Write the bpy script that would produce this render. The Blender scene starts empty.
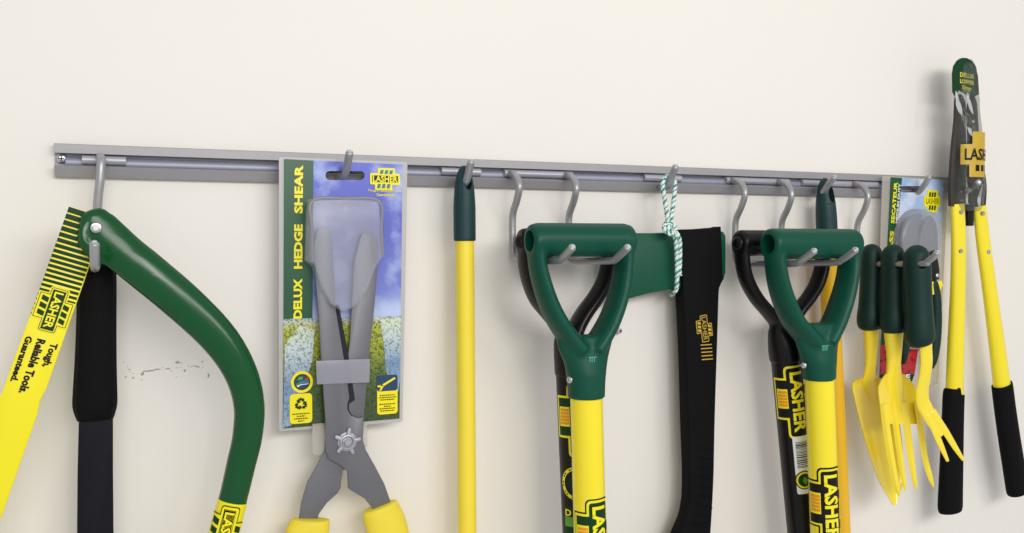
import bpy, bmesh, math, random
from mathutils import Vector, Matrix
random.seed(7)
SC = bpy.context.scene
COL = SC.collection

# ------------------------------------------------------------------ camera
F = 900.0                       # focal length in pixels of the 1024 x 533 frame
CX, CY = 512.0, 266.5
DIST = 1.214                    # camera to wall, metres
CAMZ = 1.5
YAW = math.radians(23.3)
PITCH = math.atan(26.5 / F)     # looking slightly down
FWD = Vector((math.sin(YAW) * math.cos(PITCH), math.cos(YAW) * math.cos(PITCH), -math.sin(PITCH)))
RIGHT = Vector((math.cos(YAW), -math.sin(YAW), 0.0))
UP = RIGHT.cross(FWD)
CAM = Vector((0.0, -DIST, CAMZ))
cd = bpy.data.cameras.new('camera')
cam = bpy.data.objects.new('camera', cd)
COL.objects.link(cam)
cd.sensor_fit = 'HORIZONTAL'
cd.sensor_width = 36.0
cd.lens = F * 36.0 / 1024.0
cd.clip_start = 0.02
M3 = Matrix((RIGHT, UP, -FWD)).transposed()
cam.matrix_world = Matrix.Translation(CAM) @ M3.to_4x4()
SC.camera = cam

# ------------------------------------------------------------------ light
W = bpy.data.worlds.new('world')
SC.world = W
W.use_nodes = True
W.node_tree.nodes['Background'].inputs[0].default_value = (0.98, 0.985, 1.0, 1)
W.node_tree.nodes['Background'].inputs[1].default_value = 0.64


def area(name, loc, target, sx, sy, power, col):
    l = bpy.data.lights.new(name, 'AREA')
    l.shape = 'RECTANGLE'
    l.size, l.size_y, l.energy, l.color = sx, sy, power, col
    o = bpy.data.objects.new(name, l)
    COL.objects.link(o)
    o.location = loc
    o.rotation_euler = (Vector(target) - Vector(loc)).to_track_quat('-Z', 'Y').to_euler()
    return o


area('ceiling_tube_light', (1.15, -2.3, 2.20), (0.75, 0.0, 1.0), 1.6, 0.5, 22, (1.0, 0.975, 0.94))
area('ceiling_tube_light', (0.0, -3.1, 2.25), (0.5, 0.0, 1.0), 1.8, 0.7, 36, (1.0, 0.98, 0.955))
SC.view_settings.view_transform = 'Standard'
SC.view_settings.look = 'None'
SC.view_settings.gamma = 1.0
SC.view_settings.use_curve_mapping = False
SC.view_settings.exposure = -0.19


# ------------------------------------------------------------------ pixel helpers
def P(px, py, d):
    """world point seen at pixel px,py on the plane d metres in front of the wall"""
    r = FWD + RIGHT * ((px - CX) / F) + UP * ((CY - py) / F)
    t = (DIST - d) / r.y
    return CAM + r * t


def S(px, x, d):
    """metres for a length of px pixels near column x at depth d"""
    u = (x - CX) / F
    return px / F * (DIST - d) / (math.cos(YAW) - u * math.sin(YAW))


def Q(xw, py, d):
    """point with a given world x at depth d that projects on row py"""
    k = (CY - py) / F
    dx, dy = xw - CAM.x, -d - CAM.y
    # UP.v = k * FWD.v  ->  solve for z
    a = UP.x * dx + UP.y * dy
    b = FWD.x * dx + FWD.y * dy
    z = (k * b - a) / (UP.z - k * FWD.z)
    return Vector((xw, -d, CAM.z + z))


def spline(pts, n=6):
    """Catmull-Rom through tuples of any length"""
    out = []
    m = len(pts)
    for i in range(m - 1):
        p0 = pts[max(i - 1, 0)]; p1 = pts[i]; p2 = pts[i + 1]; p3 = pts[min(i + 2, m - 1)]
        for j in range(n):
            t = j / n
            out.append(tuple(0.5 * (2 * b + (c - a) * t + (2 * a - 5 * b + 4 * c - e) * t * t
                                    + (3 * b - a - 3 * c + e) * t ** 3) for a, b, c, e in zip(p0, p1, p2, p3)))
    out.append(tuple(pts[-1]))
    return out


# ------------------------------------------------------------------ materials
def lin(c):
    def f(v):
        v /= 255.0
        return v / 12.92 if v <= 0.04045 else ((v + 0.055) / 1.055) ** 2.4
    return (f(c[0]), f(c[1]), f(c[2]), 1.0)


def mat(name, rgb, rough=0.5, metal=0.0, var=0.06, scale=60.0, bump=0.0, bscale=300.0, alpha=1.0, spec=0.5, coat=0.0,
        trans=0.0):
    m = bpy.data.materials.new(name)
    m.use_nodes = True
    nt = m.node_tree
    b = nt.nodes['Principled BSDF']
    c = lin(rgb)
    tc = nt.nodes.new('ShaderNodeTexCoord')
    nz = nt.nodes.new('ShaderNodeTexNoise')
    nz.inputs['Scale'].default_value = scale
    nz.inputs['Detail'].default_value = 4
    nt.links.new(tc.outputs['Object'], nz.inputs['Vector'])
    mx = nt.nodes.new('ShaderNodeMix')
    mx.data_type = 'RGBA'
    mx.inputs[6].default_value = tuple(min(1, v * (1 - var)) for v in c[:3]) + (1,)
    mx.inputs[7].default_value = tuple(min(1, v * (1 + var)) for v in c[:3]) + (1,)
    nt.links.new(nz.outputs['Fac'], mx.inputs[0])
    nt.links.new(mx.outputs[2], b.inputs['Base Color'])
    b.inputs['Roughness'].default_value = rough
    b.inputs['Metallic'].default_value = metal
    b.inputs['Specular IOR Level'].default_value = spec
    b.inputs['Coat Weight'].default_value = coat
    b.inputs['Alpha'].default_value = alpha
    if bump:
        n2 = nt.nodes.new('ShaderNodeTexNoise')
        n2.inputs['Scale'].default_value = bscale
        n2.inputs['Detail'].default_value = 3
        nt.links.new(tc.outputs['Object'], n2.inputs['Vector'])
        bp = nt.nodes.new('ShaderNodeBump')
        bp.inputs['Strength'].default_value = bump
        bp.inputs['Distance'].default_value = 0.001
        nt.links.new(n2.outputs['Fac'], bp.inputs['Height'])
        nt.links.new(bp.outputs['Normal'], b.inputs['Normal'])
    return m


MT = {
    'rail': mat('painted_rail_metal', (156, 154, 157), 0.5, 0.3, 0.05, 90),
    'rail_in': mat('rail_liner', (150, 152, 168), 0.45, 0.3, 0.05, 90),
    'zinc': mat('zinc_clip', (174, 174, 184), 0.4, 0.4, 0.05, 120),
    'hook': mat('hook_grey_coating', (164, 164, 167), 0.34, 0.45, 0.05, 150, 0.08, 500),
    'hooktip': mat('hook_tip_metal', (200, 202, 203), 0.4, 0.3),
    'steel': mat('bright_steel', (200, 202, 206), 0.25, 0.9),
    'darkgap': mat('dark_recess', (30, 30, 34), 0.8),
    'sawgreen': mat('saw_green_enamel', (2, 76, 34), 0.20, 0, 0.05, 20, 0, 300, 1, 0.4, 0.0),
    'green': mat('moulded_green_plastic', (4, 74, 57), 0.40, 0, 0.06, 50, 0.12, 900, 1, 0.25),
    'markgreen': mat('highlight_green_mark', (70, 150, 128), 0.4),
    'capgreen': mat('dark_teal_rubber', (18, 54, 55), 0.5, 0, 0.06, 50, 0, 300, 1, 0.35),
    'dkgreen': mat('dark_green_rubber', (5, 43, 36), 0.5, 0, 0.08, 50, 0.1, 700, 1, 0.3),
    'axegreen': mat('axe_green_paint', (3, 78, 57), 0.5, 0, 0.06, 60, 0, 300, 1, 0.3),
    'black': mat('black_plastic', (14, 13, 15), 0.34, 0, 0.15, 70, 0, 300, 1, 0.28),
    'blackmatt': mat('black_rubber', (10, 10, 13), 0.7, 0, 0.2, 300, 0.3, 1500, 1, 0.12),
    'blackshaft': mat('black_shaft', (14, 13, 15), 0.3, 0, 0.15, 70, 0, 300, 1, 0.28),
    'bladeblack': mat('blackened_steel', (22, 22, 30), 0.6, 0.0, 0.2, 40, 0.1, 400, 1, 0.12),
    'yellow': mat('glossy_yellow', (246, 226, 36), 0.25, 0, 0.03, 10, 0, 300, 1, 0.5, 0.3),
    'polemat': mat('pole_yellow', (244, 220, 62), 0.35, 0, 0.04, 10),
    'orangepole': mat('pole_amber', (236, 184, 28), 0.35, 0, 0.04, 10),
    'gripyel': mat('grip_yellow_foam', (238, 216, 60), 0.6, 0, 0.05, 60, 0.1, 600),
    'trowel': mat('trowel_yellow_enamel', (246, 222, 52), 0.22, 0, 0.03, 30, 0, 300, 1, 0.5, 0.4),
    'cardyellow': mat('print_yellow', (244, 230, 20), 0.35, 0, 0.03, 12),
    'pgreen': mat('print_green', (12, 58, 28), 0.4, 0, 0.05, 60, 0, 300, 1, 0.2),
    'pblack': mat('print_black', (20, 20, 18), 0.45, 0, 0.05, 60, 0, 300, 1, 0.2),
    'porange': mat('print_orange', (238, 150, 30), 0.45, 0, 0.05),
    'pwhite': mat('print_white', (236, 236, 236), 0.5, 0, 0.03),
    'pteal': mat('print_teal', (52, 120, 128), 0.45, 0, 0.1),
    'pnavy': mat('print_navy', (14, 58, 92), 0.45, 0, 0.1),
    'pred': mat('print_red', (190, 34, 44), 0.45, 0, 0.1),
    'plime': mat('print_lime', (90, 160, 40), 0.45, 0, 0.1),
    'pgold': mat('print_gold', (198, 164, 42), 0.45, 0, 0.12),
    'bandgreen': mat('card_green_band', (12, 78, 44), 0.35, 0, 0.25, 30),
    'shear': mat('shear_grey_steel', (112, 112, 118), 0.42, 0.35, 0.06, 90, 0.05, 800),
    'jaw': mat('lopper_dark_steel', (56, 50, 45), 0.45, 0.3, 0.3, 60),
    'ropew': mat('cord_white', (226, 234, 230), 0.8),
    'ropet': mat('cord_teal', (24, 140, 122), 0.8),
    'clearcard': mat('clear_plastic_edge', (196, 196, 194), 0.3, 0, 0.04, 50, 0, 300, 0.75),
    'clear': mat('clear_blister', (192, 194, 208), 0.2, 0, 0.05, 30, 0.15, 60, 0.33),
    'clear2': mat('thin_blister', (176, 180, 190), 0.2, 0, 0.05, 30, 0.15, 60, 0.42),
    'rim': mat('blister_rim', (150, 150, 152), 0.25, 0, 0.04, 40, 0, 60, 0.72),
    'strap': mat('clear_strap', (176, 176, 188), 0.22, 0, 0.04, 40, 0.1, 60, 0.5),
    'filmglint': mat('painted_film_glint', (214, 218, 216), 0.15, 0, 0.05, 90, 0.3, 120, 0.5, 0.8),
    'bag': mat('clear_bag_film', (96, 102, 97), 0.07, 0, 0.3, 40, 1.0, 42, 0.34, 0.9),
    'tab': mat('clear_tab', (205, 200, 190), 0.3, 0, 0.04, 40, 0.1, 60, 0.4),
}


def picture_mat(name, stops, ncol, nscale, nlo, nhi, extra=None):
    """printed landscape: colour ramp over the height of the card with mottling"""
    m = bpy.data.materials.new(name)
    m.use_nodes = True
    nt = m.node_tree
    N = nt.nodes.new
    L = nt.links.new
    b = nt.nodes['Principled BSDF']
    b.inputs['Roughness'].default_value = 0.3
    tc = N('ShaderNodeTexCoord')
    sp = N('ShaderNodeSeparateXYZ')
    L(tc.outputs['Generated'], sp.inputs[0])
    nz = N('ShaderNodeTexNoise')
    nz.inputs['Scale'].default_value = 5.0
    nz.inputs['Detail'].default_value = 5
    L(tc.outputs['Generated'], nz.inputs['Vector'])
    ad = N('ShaderNodeMath'); ad.operation = 'MULTIPLY_ADD'
    L(nz.outputs['Fac'], ad.inputs[0]); ad.inputs[1].default_value = 0.10
    L(sp.outputs['Z'], ad.inputs[2])
    sb = N('ShaderNodeMath'); sb.operation = 'SUBTRACT'; L(ad.outputs[0], sb.inputs[0]); sb.inputs[1].default_value = 0.05
    rp = N('ShaderNodeValToRGB')
    L(sb.outputs[0], rp.inputs[0])
    el = rp.color_ramp.elements
    while len(el) > 1:
        el.remove(el[-1])
    el[0].position = stops[0][0]; el[0].color = lin(stops[0][1])
    for p, c in stops[1:]:
        e = el.new(p); e.color = lin(c)
    n2 = N('ShaderNodeTexNoise')
    n2.inputs['Scale'].default_value = nscale
    n2.inputs['Detail'].default_value = 6
    L(tc.outputs['Object'], n2.inputs['Vector'])
    r2 = N('ShaderNodeMapRange')
    r2.inputs['From Min'].default_value = nlo
    r2.inputs['From Max'].default_value = nhi
    L(n2.outputs['Fac'], r2.inputs['Value'])
    mx = N('ShaderNodeMix'); mx.data_type = 'RGBA'
    L(r2.outputs[0], mx.inputs[0]); L(rp.outputs[0], mx.inputs[6]); mx.inputs[7].default_value = lin(ncol)
    L(mx.outputs[2], b.inputs['Base Color'])
    return m


MT['sky'] = picture_mat('printed_sky', [(0.0, (190, 200, 228)), (0.2, (116, 128, 204)), (0.6, (92, 98, 192)), (1.0, (86, 98, 200))],
                        (190, 208, 242), 17, 0.50, 0.72)
MT['field'] = picture_mat('printed_field', [(0.0, (70, 88, 52)), (0.3, (74, 96, 48)), (0.5, (112, 130, 56)), (0.72, (168, 176, 50)),
                                            (0.9, (186, 190, 70)), (0.97, (206, 214, 190)), (1.0, (170, 190, 222))],
                          (34, 50, 24), 420, 0.42, 0.70)
MT['mist'] = picture_mat('printed_mist', [(0.0, (150, 176, 196)), (0.4, (120, 150, 190)), (0.75, (200, 214, 216)), (1.0, (214, 222, 190))],
                         (84, 104, 84), 420, 0.46, 0.72)
MT['sky2'] = picture_mat('printed_pale_sky', [(0.0, (176, 192, 214)), (0.5, (188, 204, 226)), (1.0, (150, 178, 216))],
                         (222, 230, 240), 24, 0.45, 0.7)
MT['tomato'] = picture_mat('printed_red_fruit', [(0.0, (176, 30, 42)), (1.0, (196, 44, 50))], (60, 34, 26), 70, 0.54, 0.62)


# ------------------------------------------------------------------ objects
WLOC = {}


def tag(o, label, cat, group=None):
    o['label'] = label
    o['category'] = cat
    if group:
        o['group'] = group
    return o


def thing(name, label, cat, loc, group=None):
    o = bpy.data.objects.new(name, None)
    o.empty_display_size = 0.02
    COL.objects.link(o)
    o.location = loc
    WLOC[o.name] = Vector(loc)
    return tag(o, label, cat, group)


def shade(me, ang):
    me.update()
    for p in me.polygons:
        p.use_smooth = ang > 0
    if 0 < ang < 180:
        try:
            me.set_sharp_from_angle(angle=math.radians(ang))
        except Exception:
            pass


def part(name, bm, mats, parent=None, ang=35, label=None):
    """bm is in world coordinates; links one mesh object under parent"""
    fresh = isinstance(bm, bpy.types.Mesh)
    if fresh:
        me = bm
        me.name = name
    else:
        bmesh.ops.recalc_face_normals(bm, faces=bm.faces) if getattr(bm, 'is_valid', True) and ang != -1 else None
        me = bpy.data.meshes.new(name)
        bm.to_mesh(me)
        bm.free()
    if not isinstance(mats, (list, tuple)):
        mats = [mats]
    if fresh:
        me.materials.clear()
    for m in mats:
        me.materials.append(MT[m])
    if parent is not None:
        off = WLOC[parent.name]
        loc = Vector((0, 0, 0))
        if parent.parent is not None or parent.type == 'MESH':
            pass
        me.transform(Matrix.Translation(-off))
        world = off
    else:
        vs = [v.co for v in me.vertices]
        world = Vector(((min(v.x for v in vs) + max(v.x for v in vs)) / 2, max(v.y for v in vs), min(v.z for v in vs)))
        me.transform(Matrix.Translation(-world))
    shade(me, ang)
    o = bpy.data.objects.new(name, me)
    COL.objects.link(o)
    if parent is not None:
        o.parent = parent
    else:
        o.location = world
    WLOC[o.name] = world
    if label:
        o['label'] = label
    return o


# ------------------------------------------------------------------ mesh builders
def tube(bm, pts, ra, rb=None, seg=16, ref=(0, -1, 0), cap0='flat', cap1='flat', mi=None):
    """sweep; ra half-width across, rb half-depth along ref; scalars or lists"""
    pts = [Vector(p) for p in pts]
    n = len(pts)
    A = list(ra) if isinstance(ra, (list, tuple)) else [ra] * n
    B = list(rb) if isinstance(rb, (list, tuple)) else ([rb] * n if rb else A[:])
    tg = []
    for i in range(n):
        t = pts[min(i + 1, n - 1)] - pts[max(i - 1, 0)]
        tg.append(t.normalized())
    ref = Vector(ref)
    if cap0 == 'round':
        e = []
        for k in (0.12, 0.45, 0.75, 0.93):
            h = math.sqrt(1 - k * k)
            e.append((pts[0] - tg[0] * (min(A[0], B[0]) * h), A[0] * k, B[0] * k, tg[0]))
    else:
        e = []
    mid = [(pts[i], A[i], B[i], tg[i]) for i in range(n)]
    f = []
    if cap1 == 'round':
        for k in (0.93, 0.75, 0.45, 0.12):
            h = math.sqrt(1 - k * k)
            f.append((pts[-1] + tg[-1] * (min(A[-1], B[-1]) * h), A[-1] * k, B[-1] * k, tg[-1]))
    rings = []
    for (p, a, b, t) in e + mid + f:
        nn = ref - t * ref.dot(t)
        if nn.length < 1e-3:
            nn = Vector((0, 0, 1)) - t * t.z
        nn.normalize()
        bb = t.cross(nn)
        rings.append([bm.verts.new(p + bb * (a * math.cos(2 * math.pi * k / seg)) + nn * (b * math.sin(2 * math.pi * k / seg)))
                      for k in range(seg)])
    for i in range(len(rings) - 1):
        for k in range(seg):
            fc = bm.faces.new((rings[i][k], rings[i][(k + 1) % seg], rings[i + 1][(k + 1) % seg], rings[i + 1][k]))
            if mi:
                fc.material_index = mi(i, k)
    bm.faces.new(rings[0][::-1])
    bm.faces.new(rings[-1])
    return bm


def wire(bm, pts, r, seg=14, cap0='flat', cap1='flat'):
    """round wire in any direction, parallel transport"""
    pts = [Vector(p) for p in pts]
    n = len(pts)
    R = list(r) if isinstance(r, (list, tuple)) else [r] * n
    t0 = (pts[1] - pts[0]).normalized()
    nn = Vector((1, 0, 0)) - t0 * t0.x
    if nn.length < 0.1:
        nn = Vector((0, 0, 1)) - t0 * t0.z
    nn.normalize()
    rings = []
    extra0, extra1 = [], []
    for i in range(n):
        t = (pts[min(i + 1, n - 1)] - pts[max(i - 1, 0)]).normalized()
        nn = (nn - t * nn.dot(t)).normalized()
        rings.append((pts[i], R[i], t, nn.copy()))
    if cap1 == 'round':
        p, r0, t, nv = rings[-1]
        for k in (0.9, 0.6, 0.2):
            rings.append((p + t * r0 * math.sqrt(1 - k * k) * 0.6, r0 * k, t, nv))
    vr = []
    for p, r0, t, nv in rings:
        b = t.cross(nv)
        vr.append([bm.verts.new(p + nv * (r0 * math.cos(2 * math.pi * k / seg)) + b * (r0 * math.sin(2 * math.pi * k / seg)))
                   for k in range(seg)])
    for i in range(len(vr) - 1):
        for k in range(seg):
            bm.faces.new((vr[i][k], vr[i][(k + 1) % seg], vr[i + 1][(k + 1) % seg], vr[i + 1][k]))
    bm.faces.new(vr[0][::-1])
    bm.faces.new(vr[-1])
    return bm


def lathe(bm, o, axis, prof, seg=20):
    """prof: list of (distance along axis, radius)"""
    o, axis = Vector(o), Vector(axis).normalized()
    n = axis.orthogonal().normalized()
    b = axis.cross(n)
    rings = []
    for h, r in prof:
        rings.append([bm.verts.new(o + axis * h + n * (r * math.cos(2 * math.pi * k / seg)) + b * (r * math.sin(2 * math.pi * k / seg)))
                      for k in range(seg)])
    for i in range(len(rings) - 1):
        for k in range(seg):
            bm.faces.new((rings[i][k], rings[i][(k + 1) % seg], rings[i + 1][(k + 1) % seg], rings[i + 1][k]))
    bm.faces.new(rings[0][::-1])
    bm.faces.new(rings[-1])
    return bm


def prism(bm, outline, df, db, bevel=0.0, segs=2):
    """outline in pixels on the plane df; extruded back to db (metres from the wall)"""
    pts = [P(x, y, df) for x, y in outline]
    return prism_w(bm, [(p.x, p.z) for p in pts], df, db, bevel, segs)


def prism_w(bm, xz, df, db, bevel=0.0, segs=2):
    fr = [bm.verts.new((x, -df, z)) for x, z in xz]
    bk = [bm.verts.new((x, -db, z)) for x, z in xz]
    n = len(fr)
    ff = bm.faces.new(fr)
    bm.faces.new(bk[::-1])
    for i in range(n):
        bm.faces.new((fr[i], bk[i], bk[(i + 1) % n], fr[(i + 1) % n]))
    if bevel:
        bm.normal_update()
        ed = list(ff.edges)
        bmesh.ops.bevel(bm, geom=ed, offset=bevel, segments=segs, profile=0.5, affect='EDGES', clamp_overlap=True)
    return bm


def box(bm, x0, x1, y0, y1, z0, z1, bevel=0.0):
    g = bmesh.ops.create_cube(bm, size=1.0)
    vs = g['verts']
    for v in vs:
        v.co = Vector((x0 + (v.co.x + .5) * (x1 - x0), y0 + (v.co.y + .5) * (y1 - y0), z0 + (v.co.z + .5) * (z1 - z0)))
    if bevel:
        es = list({e for v in vs for e in v.link_edges})
        bmesh.ops.bevel(bm, geom=es, offset=bevel, segments=2, profile=0.5, affect='EDGES')
    return bm


def evaluated(ob):
    dg = bpy.context.evaluated_depsgraph_get()
    dg.update()
    me = bpy.data.meshes.new_from_object(ob.evaluated_get(dg))
    return me


def fuse(bm, voxel, smooth, cutters=()):
    """blend overlapping solids of one moulding into a single skin, then bore the holes"""
    me = bpy.data.meshes.new('fuse_tmp')
    bmesh.ops.recalc_face_normals(bm, faces=bm.faces)
    bm.to_mesh(me)
    bm.free()
    ob = bpy.data.objects.new('fuse_tmp', me)
    COL.objects.link(ob)
    r = ob.modifiers.new('r', 'REMESH'); r.mode = 'VOXEL'; r.voxel_size = voxel
    s = ob.modifiers.new('s', 'SMOOTH'); s.iterations = smooth; s.factor = 0.5
    tmp = []
    for cb in cutters:
        cm = bpy.data.meshes.new('cut_tmp')
        bmesh.ops.recalc_face_normals(cb, faces=cb.faces)
        cb.to_mesh(cm); cb.free()
        co = bpy.data.objects.new('cut_tmp', cm)
        COL.objects.link(co)
        b = ob.modifiers.new('b', 'BOOLEAN'); b.operation = 'DIFFERENCE'; b.object = co; b.solver = 'EXACT'
        tmp.append(co)
    out = evaluated(ob)
    for t in tmp + [ob]:
        d = t.data
        bpy.data.objects.remove(t)
        bpy.data.meshes.remove(d)
    return out


_txt = {}


def text2d(s, bold=0.0, shear=0.0):
    key = (s, bold, shear)
    if key not in _txt:
        cu = bpy.data.curves.new('t', 'FONT')
        cu.body = s
        cu.resolution_u = 2
        cu.offset = bold
        cu.shear = shear
        ob = bpy.data.objects.new('t', cu)
        COL.objects.link(ob)
        me = evaluated(ob)
        bpy.data.objects.remove(ob)
        bpy.data.curves.remove(cu)
        vs = [(v.co.x, v.co.y) for v in me.vertices]
        x0 = min(v[0] for v in vs); x1 = max(v[0] for v in vs)
        y0 = min(v[1] for v in vs); y1 = max(v[1] for v in vs)
        nv = [((x - x0) / (x1 - x0), (y - y0) / (y1 - y0)) for x, y in vs]
        fs = [tuple(p.vertices) for p in me.polygons]
        bpy.data.meshes.remove(me)
        _txt[key] = (nv, fs)
    return _txt[key]


def decal(name, parent, items, mapf, step=None, label=None):
    """items: (material, layer, 'p', [(u,v)..]) or (material, layer, 't', text, u0, v0, w, h, bold)
       printed flat ink laid on a surface by mapf(u, v, lift)"""
    out = bmesh.new()
    names = []
    for it in items:
        m, layer = it[0], it[1]
        if m not in names:
            names.append(m)
        b = bmesh.new()
        if it[2] == 'p':
            b.faces.new([b.verts.new((u, v, 0)) for u, v in it[3]])
        else:
            s, u0, v0, w, h = it[3:8]
            bold = it[8] if len(it) > 8 else 0.02
            nv, fs = text2d(s, bold)
            vv = [b.verts.new((u0 + x * w, v0 + y * h, 0)) for x, y in nv]
            for f in fs:
                try:
                    b.faces.new([vv[i] for i in f])
                except ValueError:
                    pass
        if step:
            us = [v.co.y for v in b.verts]
            lo, hi = min(us), max(us)
            k = math.floor(lo / step) + 1
            while k * step < hi:
                bmesh.ops.bisect_plane(b, geom=list(b.verts) + list(b.edges) + list(b.faces),
                                       plane_co=(0, k * step, 0), plane_no=(0, 1, 0), dist=1e-7)
                k += 1
        idx = names.index(m)
        mp = {}
        for v in b.verts:
            mp[v] = out.verts.new(mapf(v.co.x, v.co.y, 0.00025 * (layer + 1)))
        for f in b.faces:
            try:
                nf = out.faces.new([mp[v] for v in f.verts])
                nf.material_index = idx
            except ValueError:
                pass
        b.free()
    return part(name, out, names, parent, ang=0, label=label)


def plane_map(o, u, v):
    o, u, v = Vector(o), Vector(u), Vector(v)
    n = u.cross(v).normalized()
    return lambda a, b, l: o + u * a + v * b + n * l


def cyl_map(o, axis, R, off=0.0):
    """o: axis point where u = 0; u along axis, v round it; v = 0 faces the camera turned by off (fraction of R)"""
    o, axis = Vector(o), Vector(axis).normalized()
    fr = CAM - o
    fr = (fr - axis * fr.dot(axis)).normalized()
    sd = axis.cross(fr)                # to get u x v = normal
    sd = fr.cross(axis)
    if axis.cross(sd).dot(fr) < 0:
        sd = -sd
    ph = math.asin(max(-1, min(1, off)))

    def f(a, b, l):
        t = ph + b / R
        return o + axis * a + (fr * math.cos(t) + sd * math.sin(t)) * (R + l)
    return f


def rect(u0, v0, u1, v1):
    return [(u0, v0), (u1, v0), (u1, v1), (u0, v1)]


def rrect(u0, v0, u1, v1, r):
    out = []
    for cx, cy, a in ((u1 - r, v0 + r, -90), (u1 - r, v1 - r, 0), (u0 + r, v1 - r, 90), (u0 + r, v0 + r, 180)):
        for k in range(4):
            t = math.radians(a + 30 * k)
            out.append((cx + r * math.cos(t), cy + r * math.sin(t)))
    return out


def disc(u, v, r, n=24, ry=None):
    ry = ry or r
    return [(u + r * math.cos(2 * math.pi * k / n), v + ry * math.sin(2 * math.pi * k / n)) for k in range(n)]


def logo(w, layers, bars, text, base=0, h=0.30, ub=(0.29, 0.81), lb=(0.18, 0.71), eu=0.19, el=0.21, lower_bars=None, bold=0.03):
    """stepped cross emblem: centre box with the word, three bars above and three below; v = 0 is the box centre"""
    it = []
    H = h * w / 2
    L = base
    for m, e in layers:
        e *= w
        it.append((m, L, 'p', rrect(-e, -H - e, w + e, H + e, 0.03 * w + e * .6)))
        it.append((m, L, 'p', rect(ub[0] * w - e, H + e, ub[1] * w + e, H + eu * w + e)))
        it.append((m, L, 'p', rect(lb[0] * w - e, -H - el * w - e, lb[1] * w + e, -H - e)))
        L += 1
    for (a, b), lo, hi, bm_ in ((ub, H + .03 * w, H + (eu - .02) * w, bars), (lb, -H - (el - .02) * w, -H - .03 * w, lower_bars or bars)):
        bw = (b - a) * w / 3
        if bm_ == 'porange':
            # stack of thin orange dashes between the dark block ends
            n_ = 5
            for k in range(n_):
                ua, ub_ = a * w + bw * .80, b * w - bw * .80
                if k == 0:
                    it.append(('cardyellow', L, 'p', rect(ua - .03 * w, lo - .02 * w, ub_ + .02 * w, hi + .01 * w)))
                v0 = ua + (ub_ - ua) * k / n_
                it.append((bm_, L + 1, 'p', rect(v0, lo, v0 + (ub_ - ua) / n_ * .74, hi)))
            continue
        for k in range(3):
            u0 = a * w + k * bw + bw * .16
            u1 = a * w + (k + 1) * bw - bw * .16
            s = .02 * w
            it.append((bm_, L, 'p', [(u0 - s, lo), (u1 - s, lo), (u1 + s, hi), (u0 + s, hi)]))
    it.append((text, L, 't', 'LASHER', .04 * w, -H * .78, .92 * w, H * 1.56, bold))
    return it


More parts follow.
